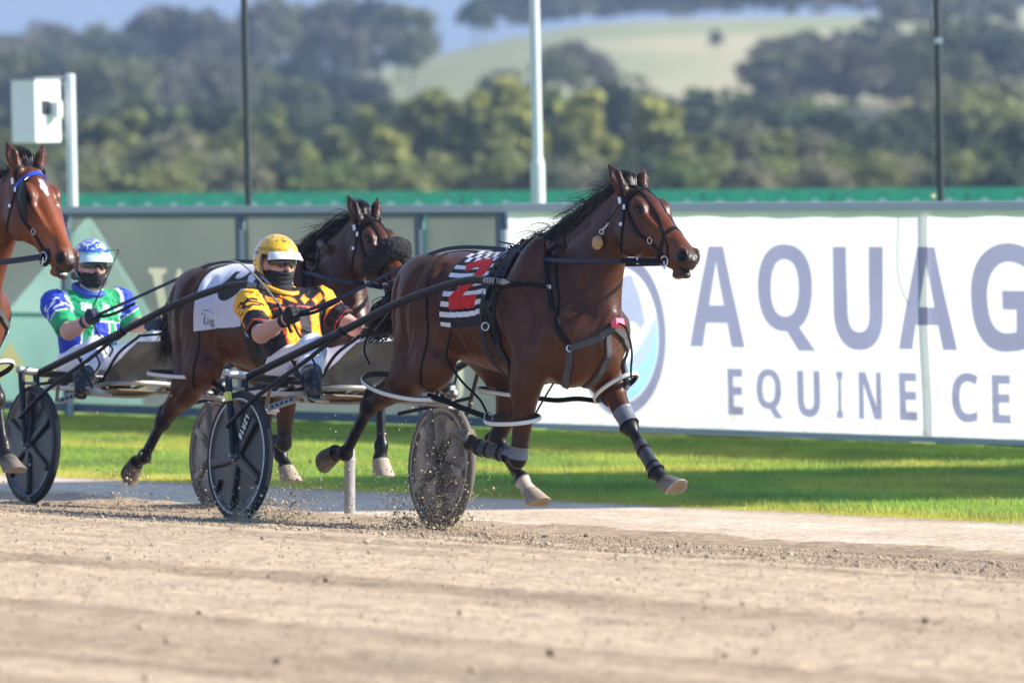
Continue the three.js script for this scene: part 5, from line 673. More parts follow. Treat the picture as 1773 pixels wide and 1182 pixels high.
addHobble(H2, [0.775, 0.785, 0.20], [0.05, 1, 0.08], 0.245, 0.125, [1, -0.05, 0]); addHobble(H2, [1.62, 0.61, 0.16], [0.1, 1, 0.05], 0.17, 0.10, [1, 0, 0]); addHobble(H2, [1.16, 0.60, -0.155], [0.1, 1, 0], 0.15, 0.095, [1, 0.08, 0]); addHobble(H2, [2.10, 0.78, -0.155], [-0.5, 0.85, 0.05], 0.16, 0.10, [0.9, 0.45, 0]);
{ const g = new THREE.Group(); g.name = 'hobble_hanger'; H2.add(g); put('connecting_strap', [strap(null, [[1.01, 0.78, 0.2], [1.18, 0.72, 0.2], [1.3, 0.66, 0.18], [1.45, 0.61, 0.165]], 0.030, { up: [0.5, 0.4, 0.8], th: 0.008 })], M.leather, g); put('hanger', [tube([[0.98, 0.80, 0.25], [1.02, 0.88, 0.27], [1.05, 1.0, 0.28]], 0.007, 12, 6)], M.leather, g); put('hanger_clip', [ring([0.99, 0.80, 0.22], [0.6, 0, 0.8], 0.026, 0.005), box([0.99, 0.80, 0.22], 0.05, 0.05, 0.012, 0.004)], M.dull, g); }
// --- third horse
bridle(H3, P3, { brow: phy(0.03, 0.06, 0.40, 0.35, { clearcoat: 0.4 }) });
harness(H3, P3, {});
{ const F = P3.F, g = new THREE.Group(); g.name = 'blinker'; H3.add(g); const hv = P3.hv; { const P = [], I = [], n = 16, m = 10; for (let i = 0; i <= n; i++) for (let j = 0; j <= m; j++) { const a = i / n, v = (j / m - 0.5) * 2, wd = 0.050 * Math.pow(Math.sin(Math.PI * (0.04 + 0.92 * Math.pow(a, 0.75))), 0.8), x = mix(2.515, 2.625, a) + v * wd * 1.05, y = mix(1.765, 1.555, a) + v * wd * 0.42, z = 0.112 + 0.030 * Math.sin(Math.PI * a) * (1 - 0.3 * v * v) + 0.012 * v; const p = hv(x, y, z); P.push(p.x, p.y, p.z); } for (let i = 0; i < n; i++) for (let j = 0; j < m; j++) { const a = i * (m + 1) + j; I.push(a, a + 1, a + m + 1, a + 1, a + m + 2, a + m + 1); } const q = new THREE.BufferGeometry(); q.setAttribute('position', new THREE.Float32BufferAttribute(P, 3)); q.setIndex(I); q.computeVertexNormals(); put('cup', solid(q, 0.004), M.leather, g); }
  put('cup_stay', [tube([[2.47, 1.79, 0.01], [2.47, 1.76, 0.06], [2.50, 1.73, 0.11], [2.54, 1.69, 0.125]].map((p) => hv(...p)), 0.003, 16, 5)], M.steel, g);
  put('bit_guard', [...[1, -1].map((s) => { const d = new THREE.CylinderGeometry(0.048, 0.048, 0.008, 24); d.rotateX(Math.PI / 2); const p = hv(2.735, 1.412, 0.052 * s); d.translate(p.x, p.y, p.z); return d; })], M.leather, H3); put('teeth', box(A3(hv(2.865, 1.360, 0.012)), 0.03, 0.012, 0.03, 0.004), std(0.7, 0.66, 0.58, 0.5), H3); }
addHobble(H3, [2.06, 0.74, -0.155], [-0.4, 1, 0.05], 0.15, 0.10, [1, 0.2, 0]);
// ------------------------------------------------------------------ race carts
const font = await new FontLoader().loadAsync('fonts/droid/droid_sans_bold.typeface.json');
const tyreMat = std(0.020, 0.021, 0.023, 0.75, { bumpMap: fineBump, bumpScale: 0.0015 }), dustTyre = std(0.13, 0.115, 0.095, 0.9, { bumpMap: fineBump, bumpScale: 0.003 });
const dustMap = dataTex(256, (u, v) => { const a = tileN(u, v, 9, 61, 4), b = tileN(u, v, 40, 63, 3), k = 0.45 + 0.55 * sstep(0.3, 0.75, a) + 0.3 * (b - 0.5); return [k, k * 0.98, k * 0.94]; }, true);
const speckle = dataTex(256, (u, v, x, y) => { const s = hsh(x >> 1, y >> 1, 5), a = tileN(u, v, 12, 71, 3), k = 0.78 + 0.2 * (a - 0.5) + (s > 0.985 ? 0.22 : 0); return [k, k, k]; }, true);
function wheel(o, z, side, opt) {
  const w = new THREE.Group(); w.name = 'wheel'; w.position.set(0, 0.347, z); w.rotation.y = -8 * Math.PI / 180; o.add(w); const dusty = opt.dusty, disc = dusty ? phy(0.50, 0.49, 0.48, 0.7, { map: dustMap, bumpMap: fineBump, bumpScale: 0.001 }) : phy(0.030, 0.032, 0.038, 0.30, { map: speckle, clearcoat: 0.12, clearcoatRoughness: 0.2, specularIntensity: 0.7 });
  const T = new THREE.TorusGeometry(0.326, 0.0215, 14, 96); put('tyre', T, dusty ? dustTyre : tyreMat, w); if (dusty || opt.mud) { const D = new THREE.TorusGeometry(0.3285, 0.0195, 10, 40, opt.mud ? 0.9 : 6.2832); D.rotateZ(opt.mud ? -0.45 : 0); put('mud_film', D, dustTyre, w); }
  const prof = [[0.0, 0.030], [0.035, 0.026], [0.06, 0.016], [0.26, 0.010], [0.285, 0.016], [0.30, 0.021], [0.312, 0.020], [0.318, 0.010]].map(([r, y]) => new THREE.Vector2(r, y)); const L = new THREE.LatheGeometry(prof, 96), L2 = L.clone(); L.rotateX(Math.PI / 2); L2.rotateX(-Math.PI / 2); put('disc', [L, L2], disc, w);
  const rot = opt.rot || 0; for (let i = 0; i < opt.spokes; i++) for (const s of [1, -1]) { const a = rot + i / opt.spokes * 6.2832, sh = new THREE.Shape(); const w0 = opt.spokes > 5 ? 0.013 : 0.022, w1 = opt.spokes > 5 ? 0.008 : 0.013; sh.moveTo(0.03, -w0); sh.lineTo(0.27, -w1); sh.quadraticCurveTo(0.285, 0, 0.27, w1); sh.lineTo(0.03, w0); const g = new THREE.ExtrudeGeometry(sh, { depth: 0.006, bevelEnabled: true, bevelThickness: 0.013, bevelSize: 0.012, bevelSegments: 3 }); g.translate(0, 0, 0.014); if (s < 0) g.rotateX(Math.PI); g.rotateZ(a); put('spoke', g, disc, w); }
  put('hub', [(() => { const g = new THREE.CylinderGeometry(0.024, 0.03, 0.085, 24); g.rotateX(Math.PI / 2); return g; })(), (() => { const g = new THREE.CylinderGeometry(0.011, 0.011, 0.11, 12); g.rotateX(Math.PI / 2); return g; })()], M.dull, w);
  if (opt.lines) for (const s of [1, -1]) { const R = (r, t) => { const g = new THREE.TorusGeometry(r, t, 6, 96); g.scale(1, 1, 0.5); g.translate(0, 0, s * 0.0205); return g; }; put('rim_line', R(0.3045, 0.0032), opt.lines, w); put('rim_line', R(0.2965, 0.0012), opt.lines, w); }
  if (opt.text) { const t = new TextGeometry(opt.text, { font, size: 0.038, depth: 0.002, curveSegments: 4 }); t.translate(-0.262, -0.016, 0.0405); t.rotateZ(opt.textA + Math.PI); put('lettering', t, std(0.8, 0.8, 0.8, 0.6), w); }
  put('valve', [box([-0.20, -0.16, 0.018], 0.022, 0.075, 0.02, 0.009, [0, 0, -0.5])], disc, w);
  return w;
}
function sulky(frame, label, opt) {
  const o = inFrame(thing('race_sulky', label, 'sulky'), frame), fm = opt.mat || M.frame;
  for (const s of [1, -1]) wheel(o, 0.673 * s, s, { ...opt, ...(s > 0 ? opt.near : opt.far) });
  for (const s of [1, -1]) {
    const f = new THREE.Group(); f.name = 'wheel_fork'; o.add(f); const fmt = s < 0 ? std(0.16, 0.16, 0.165, 0.6, { metalness: 0.3 }) : fm;
    put('blade', [rod([0, 0.347, 0.724 * s], [-0.085, 0.785, 0.712 * s], 0.014, 0.020)], fmt, f); put('blade', [rod([0, 0.347, 0.622 * s], [-0.075, 0.775, 0.612 * s], 0.014, 0.020)], fmt, f);
    put('crown', [rod([-0.085, 0.782, 0.722 * s], [-0.07, 0.770, 0.590 * s], 0.024, 0.024, 16), ball([-0.085, 0.782, 0.722 * s], 0.025)], M.alu, f); put('cross_bar', [rod([-0.055, 0.705, 0.70 * s], [-0.055, 0.705, 0.625 * s], 0.009)], M.alu, f); put('axle_bolt', [rod([0, 0.347, 0.705 * s], [0, 0.347, 0.742 * s], 0.016, 0.014), ball([0, 0.347, 0.742 * s], 0.009)], M.dull, f); if (s > 0 && opt.tape) put('tape_mark', [box([-0.052, 0.66, 0.728], 0.030, 0.05, 0.03, 0.004, [0, 0, 0.25])], std(0.75, 0.7, 0.1, 0.5), f);
    const sh = new THREE.Group(); sh.name = 'shaft'; o.add(sh);
    put('pole', [tube([[-0.075, 0.762, 0.60 * s], [0.0, 0.790, 0.592 * s], [0.426, 0.938, 0.55 * s], [0.76, 1.062, 0.505 * s], [1.09, 1.186, 0.455 * s], [1.42, 1.278, 0.395 * s], [1.50, 1.293, 0.380 * s], [1.58, 1.300, 0.368 * s], [1.64, 1.298, 0.362 * s]], 0.0212, 80, 16)], fm, sh);
    { const g = []; let p0 = V(1.63, 1.298, 0.363 * s), d = V(0.155, -0.008, -0.012 * s); for (let i = 0; i < 7; i++) { const a = p0.clone().addScaledVector(d, i / 7), b = p0.clone().addScaledVector(d, (i + 0.55) / 7), c = p0.clone().addScaledVector(d, (i + 1) / 7); g.push(rod(a, b, 0.018, 0.018, 14), rod(b, c, 0.0125, 0.0125, 12)); } const e = p0.clone().add(d), e2 = e.clone().addScaledVector(d, 0.28); g.push(rod(e, e2, 0.018, 0.004, 14), ball(A3(e2), 0.005)); put('tip', g, M.dull, sh); put('coupler', [ring(A3(p0.clone().addScaledVector(d, 0.8)), [1, 0, 0], 0.028, 0.006), box(A3(p0.clone().addScaledVector(d, 0.8).add(V(0, -0.03, 0))), 0.03, 0.05, 0.014, 0.004)], M.leather, sh); put('tug_strap', [strap(null, [[1.74, 1.29, 0.345 * s], [1.70, 1.20, 0.335 * s], [1.68, 1.08, 0.32 * s], [1.66, 0.98, 0.29 * s]], 0.024, { up: [0.3, 0, s], th: 0.005 })], M.leather, sh); }
    put('strut', [tube([[-0.035, 0.50, 0.742 * s], [0.14, 0.635, 0.722 * s], [0.26, 0.735, 0.660 * s], [0.44, 0.877, 0.568 * s], [0.63, 1.005, 0.528 * s]], 0.0125, 40, 10)], fm, sh); put('strut', [rod([-0.10, 0.615, 0.44 * s], [0.24, 0.715, 0.67 * s], 0.0105)], fm, sh); put('clamp', [rod([0.60, 0.988, 0.533 * s], [0.66, 1.022, 0.523 * s], 0.027, 0.027, 16)], fm, sh);
    const st = new THREE.Group(); st.name = 'stirrup'; o.add(st); put('hanger', [rod([0.26, 0.885, 0.565 * s], [0.25, 0.83, 0.52 * s], 0.008), tube([[0.25, 0.86, 0.52 * s], [0.22, 0.80, 0.50 * s], [0.30, 0.76, 0.49 * s], [0.36, 0.83, 0.47 * s], [0.34, 0.88, 0.48 * s]], 0.006, 24, 6), rod([0.25, 0.83, 0.52 * s], [0.30, 0.69, 0.47 * s], 0.008)], M.frame, st); put('foot_rest', [box([0.32, 0.672, 0.44 * s], 0.16, 0.014, 0.09, 0.005, [0, 0, -0.25]), rod([0.30, 0.665, 0.47 * s], [0.02, 0.68, 0.28 * s], 0.011)], M.alu, st);
  }
  put('arch', [tube([[-0.075, 0.765, 0.60], [-0.095, 0.765, 0.42], [-0.10, 0.762, 0.2], [-0.10, 0.762, -0.2], [-0.095, 0.765, -0.42], [-0.075, 0.765, -0.60]], 0.0205, 60, 14)], fm, o); for (const s of [1, -1]) put('lower_brace', tube([[-0.07, 0.70, 0.61 * s], [-0.10, 0.72, 0.45 * s], [-0.11, 0.735, 0.3 * s]], 0.010, 20, 8), fm, o);
  const seat = new THREE.Group(); seat.name = 'seat'; o.add(seat); put('cushion', [box([-0.40, 0.725, 0], 0.36, 0.06, 0.38, 0.028)], M.leather, seat); put('tray', [box([-0.08, 0.682, 0], 0.44, 0.012, 0.50, 0.004, [0, 0, 0.05])], std(0.30, 0.25, 0.18, 0.7, { map: dustMap }), seat);
  put('rail', [tube([[-0.56, 0.70, 0.20], [-0.3, 0.69, 0.235], [-0.05, 0.695, 0.25], [0.10, 0.72, 0.235], [0.20, 0.735, 0.14], [0.21, 0.735, -0.14], [0.10, 0.72, -0.235], [-0.05, 0.695, -0.25], [-0.3, 0.69, -0.235], [-0.56, 0.70, -0.20]], 0.016, 90, 12)], M.alu, seat); put('rail', [tube([[-0.24, 0.665, 0.10], [-0.20, 0.662, -0.02], [0.02, 0.668, -0.10], [0.16, 0.715, -0.16]], 0.014, 40, 10), rod([-0.28, 0.664, 0.20], [-0.24, 0.662, 0.02], 0.012)], M.alu, seat); put('strut', [rod([-0.30, 0.70, 0.22], [-0.10, 0.76, 0.26], 0.012), rod([-0.30, 0.70, -0.22], [-0.10, 0.76, -0.26], 0.012), rod([0.03, 0.74, 0.25], [-0.10, 0.83, 0.30], 0.018)], M.alu, seat);
  { const br = new THREE.Group(); br.name = 'weight_bracket'; o.add(br); const g = box([0, 0, 0], 0.17, 0.034, 0.026, 0.004); const q = new THREE.Quaternion().setFromUnitVectors(V(1, 0, 0), V(0.42, 0.24, -0.45).normalize()); g.applyQuaternion(q); g.translate(-0.19, 0.64, 0.27); put('bar', g, M.alu, br); for (let i = 0; i < 5; i++) { const h = box([-0.055 + i * 0.027, 0, 0.0135], 0.012, 0.014, 0.003, 0.001); h.applyQuaternion(q); h.translate(-0.19, 0.64, 0.27); put('slot', h, M.black, br); } put('clip', [ball([-0.105, 0.69, 0.20], 0.02, 1.2, 0.8, 1), rod([-0.12, 0.68, 0.22], [-0.09, 0.705, 0.18], 0.012)], M.steel, br); }
  { const P = [], U = [], I = [], n = 26, m = 26; for (let i = 0; i <= n; i++) for (let j = 0; j <= m; j++) { const a = i / n, b = j / m, z = mix(0.235, -0.26, a), rise = b; const s = mix(0.085, 0.40, rise) - 0.075 * Math.sin(Math.PI * b) + 0.02 * Math.sin(a * 9) * b, y = mix(0.735, 1.02 - 0.05 * (1 - a), b * b * 0.45 + b * 0.55) + 0.012 * Math.sin(a * 14 + b * 6) * (1 - b) + 0.02 * (fbm(a * 3, b * 3, 4, 3) - 0.5); P.push(s, y, z); U.push(a, b); } for (let i = 0; i < n; i++) for (let j = 0; j < m; j++) { const a = i * (m + 1) + j; I.push(a, a + 1, a + m + 1, a + 1, a + m + 2, a + m + 1); } const g = new THREE.BufferGeometry(); g.setAttribute('position', new THREE.Float32BufferAttribute(P, 3)); g.setAttribute('uv', new THREE.Float32BufferAttribute(U, 2)); g.setIndex(I); g.computeVertexNormals();
    const mg = new THREE.Group(); mg.name = 'mud_guard'; o.add(mg); put('sheet', solid(g, 0.003), phy(0.14, 0.17, 0.215, 0.40, { map: gravelTex, clearcoat: 0.3, clearcoatRoughness: 0.4 }), mg); put('edge_bar', [tube([[0.06, 0.72, 0.245], [0.12, 0.79, 0.243], [0.22, 0.90, 0.240], [0.41, 1.00, 0.235]], 0.009, 24, 8), tube([[0.41, 1.005, 0.235], [0.42, 1.03, 0], [0.41, 1.04, -0.26]], 0.008, 20, 8)], fm, mg); }
  return o;
}
sulky(0, 'dark race sulky of the yellow driver with white lined disc wheels', { spokes: 5, rot: 0.10, near: { lines: std(0.86, 0.87, 0.9, 0.5), text: 'LZR18', textA: 0.99, rot: -1.72, mud: true }, far: { dusty: true, lines: std(0.55, 0.54, 0.52, 0.7), rot: -1.4 }, tape: true });
sulky(1, 'dark race sulky of the blue and green driver with plain disc wheels', { spokes: 6, rot: 0.55, near: { mud: true }, far: { dusty: true } });
// ------------------------------------------------------------------ drivers
const skinMat = new THREE.MeshPhysicalMaterial({ vertexColors: true, roughness: 0.5, sheen: 0.2, sheenColor: C3(0.8, 0.5, 0.4), bumpMap: fineBump, bumpScale: 0.0004 });
const clothMat = new THREE.MeshPhysicalMaterial({ vertexColors: true, roughness: 0.62, bumpMap: fineBump, bumpScale: 0.0006, specularIntensity: 0.5 });
function headX(D) { return new THREE.Matrix4().makeTranslation(...D.head).multiply(new THREE.Matrix4().makeRotationY(-D.yaw)).multiply(new THREE.Matrix4().makeRotationZ(D.pitch || 0)).multiply(new THREE.Matrix4().makeRotationX(D.tilt || 0)); }
function torso(D, o) { const c = D.chest, p = D.pelvis, L = [];
  for (const s of [1, -1]) L.push(cap([p[0], p[1] + 0.02, 0.055 * s], [c[0], c[1], 0.065 * s], 0.115 + o, 0.118 + o, 0.06), cap([c[0] + 0.005, c[1] + 0.02, 0.07 * s], s > 0 ? D.shR : D.shL, 0.105 + o, 0.066 + o, 0.05), cap([D.neck[0], D.neck[1] - 0.015, 0.01 * s], s > 0 ? D.shR : D.shL, 0.052 + o, 0.05 + o, 0.06));
  L.push(ell([c[0] + 0.04, c[1] - 0.02, 0], [0.12 + o, 0.16, 0.15 + o], 0.05, -0.1)); return L; }
const faceCol = (h, x, y, z) => { const n = fbm(x * 30, y * 30, z * 30, 3); return mix3([0.56, 0.29, 0.22], [0.64, 0.35, 0.27], n); };
function glove(hand, el, mat, o, s, grip) {   // fist closed on the reins: five separate fingers
  const Fd = V(...hand).sub(V(...el)).normalize(), S0 = V(0.25, 1, 0.1 * s); S0.addScaledVector(Fd, -S0.dot(Fd)).normalize(); const N = S0.clone().cross(Fd).normalize().multiplyScalar(-s); const C = V(...hand), at3 = (f, n, u) => A3(C.clone().addScaledVector(Fd, f).addScaledVector(N, n).addScaledVector(S0, u)); const L = [];
  L.push(cap(at3(-0.075, 0, 0), at3(-0.02, 0, 0), 0.034, 0.033, 0.02), cap(at3(0.0, -0.002, 0.024), at3(0.035, 0, 0.026), 0.021, 0.019, 0.02), cap(at3(0.0, -0.002, -0.02), at3(0.03, 0, -0.026), 0.021, 0.017, 0.02), cap(at3(0, 0, 0), at3(0.03, 0, 0), 0.022, 0.02, 0.02));
  for (let i = 0; i < 4; i++) { const u = 0.031 - i * 0.0205, l = [0.030, 0.034, 0.031, 0.024][i], r = [0.0100, 0.0103, 0.0098, 0.0088][i], a = at3(0.036, -0.004, u), b = at3(0.036 + l * 0.75, 0.014, u * 1.03), c = at3(0.030 + l * 0.6, 0.014 + l * 0.95, u * 1.02), d = at3(0.018, 0.018 + l * 0.9, u); L.push(cap(a, b, r * 1.12, r, 0.006), cap(b, c, r, r * 0.95, 0.005), cap(c, d, r * 0.95, r * 0.85, 0.005)); }
  L.push(cap(at3(-0.018, 0.012, 0.032), at3(0.015, 0.026, 0.045), 0.015, 0.0115, 0.012), cap(at3(0.015, 0.026, 0.045), at3(0.04, 0.042, 0.036), 0.0115, 0.009, 0.005));
  const g = meshField(field(L), [hand[0] - 0.12, hand[1] - 0.11, hand[2] - 0.12], [hand[0] + 0.12, hand[1] + 0.11, hand[2] + 0.12], 0.0034); put('glove', g, mat, o); const w = at3(-0.07, 0, 0), w2 = at3(-0.052, 0, 0); put('glove_cuff', rod(w, w2, 0.037, 0.036, 16), mat, o);
}
function driver(D, frame, label) {
  const o = inFrame(thing('person', label, 'person'), frame), hx = headX(D), hi = hx.clone().invert(), lerp = lerpP, sides = [['R', 1], ['L', -1]];
  const H = (p) => moved(p, hx, hi, 1), HP = (x, y, z) => A3(V(x, y, z).applyMatrix4(hx));
  // body
  const B = [...torso(D, -0.008), cap([D.neck[0] - 0.005, D.neck[1] - 0.03, 0], HP(-0.02, -0.07, 0), 0.058, 0.056, 0.03), H(ell([0, 0.02, 0], [0.098, 0.112, 0.078], 0.02)), H(ell([0.03, -0.055, 0], [0.066, 0.065, 0.060], 0.03)), H(cap([0.085, 0.012, 0], [0.112, -0.022, 0], 0.010, 0.013, 0.012)), H(ell([0.062, -0.105, 0], [0.03, 0.02, 0.026], 0.02)), H(ell([0.088, -0.066, 0], [0.016, 0.012, 0.026], 0.01)), H(ell([0.055, -0.02, 0.042], [0.032, 0.026, 0.022], 0.015)), H(ell([0.055, -0.02, -0.042], [0.032, 0.026, 0.022], 0.015)), H(ell([0.08, 0.035, 0], [0.022, 0.012, 0.055], 0.015))];
  for (const [k, s] of sides) { const sh = D['sh' + k], e = D['elb' + k], h = D['hand' + k], w = lerp(e, h, 0.80); B.push(H(ell([-0.005, -0.01, 0.080 * s], [0.022, 0.032, 0.010], 0.006, 0.2, 0.3 * s)), cap(sh, e, 0.054, 0.043, 0.03), cap(e, w, 0.045, 0.030, 0.025), ell(lerp(e, h, 0.3), [0.05, 0.043, 0.042], 0.03), cap(w, h, 0.029, 0.03, 0.02)); const hp = [D.pelvis[0], D.pelvis[1], 0.09 * s]; B.push(cap(hp, D['knee' + k], 0.082, 0.056, 0.04), cap(D['knee' + k], D['ank' + k], 0.055, 0.035, 0.03), cap(D['ank' + k], D['toe' + k], 0.035, 0.03, 0.02)); }
  put('body', meshField(field(B), [-0.95, 0.60, -0.62], [0.55, 1.66, 0.62], 0.008, (x, y, z) => faceCol(hi, x, y, z)), skinMat, o);
  const hd = meshField(field(B.filter((p) => Math.hypot(p.c[0] - D.head[0], p.c[1] - D.head[1], p.c[2] - D.head[2]) < 0.22)), [D.head[0] - 0.15, D.head[1] - 0.10, D.head[2] - 0.12], [D.head[0] + 0.17, D.head[1] + 0.16, D.head[2] + 0.12], 0.004, (x, y, z) => faceCol(hi, x, y, z)); put('face', hd, skinMat, o);
  // shirt
  const axis = V(...D.neck).sub(V(...D.pelvis)), aL = axis.length(); const T = torso(D, 0.002); const sl = [];
  for (const [k, s] of sides) { const sh = D['sh' + k], e = D['elb' + k], end = lerp(sh, e, 0.86), n = V(...e).sub(V(...sh)).normalize(); sl.push(clipped(cap(sh, e, 0.070, 0.061, 0.03), end, A3(n))); }
  const fold = (a, w) => Math.max(0, 1 - Math.abs(a - 0.5) * w);
  const wrink = (x, y, z) => 0.012 * (fbm(x * 9 + y * 6, y * 10, z * 9, 3) - 0.5) + 0.009 * fold(noise3(x * 13 + z * 12, y * 15 - z * 5, z * 6), 6) + 0.006 * fold(noise3(x * 24 - y * 14, y * 20 + x * 10, z * 22), 7);
  const waist = [D.pelvis[0], D.pelvis[1] + 0.015, 0], wn = A3(axis.clone().multiplyScalar(-1 / aL)); const shirtF = field([...T.map((p) => clipped(p, waist, wn)), ...sl], wrink);
  const info = (x, y, z) => { const a = ((x - D.pelvis[0]) * axis.x + (y - D.pelvis[1]) * axis.y) / (aL * aL); let sd = null; for (const [k, s] of sides) { const [d, t] = segD(x, y, z, D['sh' + k], D['elb' + k]); if (d < 0.105 && z * s > 0.155 + 0.02 * (1 - t)) sd = [t, s, k]; } return [a, z - mix(0, (D.shR[2] + D.shL[2]) / 2, a), sd, x - D.pelvis[0] - axis.x * a]; };
  put('shirt', meshField(shirtF, [-0.95, 0.70, -0.45], [0.1, 1.45, 0.45], 0.0052, (x, y, z) => D.shirt(...info(x, y, z), x, y, z)), clothMat, o);
  const col = []; for (let i = 0; i < 14; i++) { const a = i / 14 * 6.2832; col.push([D.neck[0] + Math.cos(a) * 0.088, D.neck[1] + 0.012 - Math.cos(a) * 0.030, Math.sin(a) * 0.086]); } put('collar', strap(null, col, 0.036, { closed: true, n: 40, up: [0.02, 0.1, 1], th: 0.006 }), D.collar, o); put('collar_ring', tube(col.map(([x, y, z]) => [x, y + 0.016, z]), 0.017, 40, 8, true), D.collar, o);
  // trousers
  const Lg = []; for (const [k, s] of sides) { const hp = [D.pelvis[0], D.pelvis[1], 0.09 * s], kn = D['knee' + k]; Lg.push(cap(hp, kn, 0.098, 0.072, 0.05), cap(kn, lerp(kn, D['ank' + k], 0.75), 0.072, 0.060, 0.03)); } Lg.push(cap([D.pelvis[0], D.pelvis[1] + 0.03, 0.06], [D.pelvis[0], D.pelvis[1] + 0.03, -0.06], 0.125, 0.125, 0.05));
  put('trousers', meshField(field(Lg, (x, y, z) => 0.012 * (fbm(x * 10, y * 12, z * 9, 3) - 0.5) + 0.008 * Math.max(0, 1 - Math.abs(noise3(x * 12, y * 8, z * 12) - 0.5) * 7)), [-0.65, 0.62, -0.55], [0.4, 1.06, 0.55], 0.0068, (x, y, z) => { const n = fbm(x * 12, y * 12, z * 12, 3), d = segD(x, y, z, D.kneeR, D.ankR), d2 = segD(x, y, z, D.kneeL, D.ankL); const line = (q) => q[0] < 0.1 && Math.abs(q[1] - 0.28) < 0.022; if (D.kneeLine && (line(d) || line(d2))) return [0.03, 0.03, 0.05]; return mix3([0.84, 0.83, 0.88], [0.76, 0.74, 0.77], n); }), clothMat, o);
  // boots
  for (const [k, s] of sides) { const a = D['ank' + k], kn = D['knee' + k], t = D['toe' + k], top = lerp(kn, a, 0.28), n = V(...kn).sub(V(...a)).normalize(); const b = new THREE.Group(); b.name = 'boot'; o.add(b); const Bt = [clipped(cap(lerp(kn, a, 0.15), a, 0.070, 0.053, 0.02), top, A3(n)), cap(a, t, 0.050, 0.043, 0.03), cap(a, [a[0] - 0.03, a[1] - 0.055, a[2] - 0.02 * s], 0.045, 0.036, 0.02)]; const dust = k === 'L' ? 1 : D.bootDust; put('upper', meshField(field(Bt, (x, y, z) => 0.005 * (fbm(x * 20, y * 24, z * 20, 3) - 0.5)), [Math.min(kn[0], a[0]) - 0.15, t[1] - 0.12, Math.min(kn[2], t[2]) - 0.15], [t[0] + 0.12, kn[1] + 0.12, Math.max(kn[2], t[2]) + 0.15], 0.006, (x, y, z) => { const q = fbm(x * 45, y * 45, z * 45, 3); return mix3([0.012, 0.012, 0.013], [0.42, 0.40, 0.37], dust * sstep(0.46, 0.62, q) * (k === 'L' ? 0.9 : 0.25)); }), new THREE.MeshPhysicalMaterial({ vertexColors: true, roughness: 0.4, clearcoat: 0.25, clearcoatRoughness: 0.4, bumpMap: fineBump, bumpScale: 0.001 }), b);
    const loop = (f, r, w, m, nm) => { const c = lerp(kn, a, f), d = V(...a).sub(V(...kn)).normalize(), x = V(0, 0, 1).addScaledVector(d, -d.z).normalize(), y = d.clone().cross(x), pts = []; for (let i = 0; i < 12; i++) { const q = i / 12 * 6.2832; pts.push(V(...c).addScaledVector(x, Math.cos(q) * r).addScaledVector(y, Math.sin(q) * r)); } put(nm, tube(pts, w, 40, 6, true), m, b); };
    if (D.bootTrim) { loop(0.31, 0.068, 0.0045, D.bootTrim, 'trim'); loop(0.55, 0.062, 0.004, D.bootTrim, 'trim'); } loop(0.93, 0.055, 0.006, M.black, 'ankle_strap'); const d = V(...t).sub(V(...a)).normalize(); put('sole', [rod(A3(V(...a).addScaledVector(d, -0.03).add(V(0, -0.045, 0))), A3(V(...t).addScaledVector(d, 0.01).add(V(0, -0.035, 0))), 0.034, 0.034, 14)], M.black, b); }
  for (const [k, s] of sides) glove(D['hand' + k], D['elb' + k], D.gloveMat, o, s);
  // mask, goggles, helmet
  const mk = meshField(field([H(clipped(ell([0.032, -0.062, 0], [0.084, 0.076, 0.070], 0.01), [0, -0.012, 0], [0.35, 1, 0])), H(cap([0.098, -0.036, 0], [0.105, -0.05, 0], 0.014, 0.014, 0.02)), ...(D.gaiter ? [cap(D.neck, HP(0.0, -0.09, 0), 0.068, 0.072, 0.03)] : [])], (x, y, z) => 0.004 * Math.max(0, Math.sin(y * 240 + x * 60 + z * 30)) * (D.gaiter ? 1 : 0.4)), [D.head[0] - 0.12, D.head[1] - 0.26, D.head[2] - 0.13], [D.head[0] + 0.17, D.head[1] + 0.03, D.head[2] + 0.13], 0.004); put('face_mask', mk, std(0.014, 0.014, 0.016, 0.85), o);
  if (!D.gaiter) put('mask_trim', tube([HP(-0.02, -0.07, 0.07), HP(0.04, -0.125, 0.062), HP(0.085, -0.145, 0.02), HP(0.085, -0.145, -0.02), HP(0.04, -0.125, -0.062), HP(-0.02, -0.07, -0.07)], 0.006, 30, 6), std(0.75, 0.75, 0.75, 0.7), o);
  { const P = [], I = [], n = 36, m = 10; for (let i = 0; i <= n; i++) for (let j = 0; j <= m; j++) { const a = mix(-1.25, 1.25, i / n), b = j / m, e = Math.pow(Math.abs(a) / 1.25, 2), dip = Math.exp(-((a / 0.16) ** 2)) * 0.014, y = mix(-0.018 + dip + 0.012 * e, 0.036 - 0.006 * e, b), r = 0.096 + 0.010 * Math.sin(Math.PI * b) * (1 - 0.4 * e); P.push(...HP(0.012 + Math.cos(a) * r, y, Math.sin(a) * r * 0.90)); } for (let i = 0; i < n; i++) for (let j = 0; j < m; j++) { const a = i * (m + 1) + j; I.push(a, a + m + 1, a + 1, a + 1, a + m + 1, a + m + 2); } const g = new THREE.BufferGeometry(); g.setAttribute('position', new THREE.Float32BufferAttribute(P, 3)); g.setIndex(I); g.computeVertexNormals(); const gg = new THREE.Group(); gg.name = 'goggles'; o.add(gg); put('lens', solid(g, 0.003), phy(0.012, 0.014, 0.016, 0.08, { clearcoat: 1, clearcoatRoughness: 0.02 }), gg); for (const s of [1, -1]) put('arm', [rod(HP(0.04, 0.022, 0.088 * s), HP(-0.03, 0.02, 0.088 * s), 0.006)], std(0.2, 0.2, 0.21, 0.4), gg); }
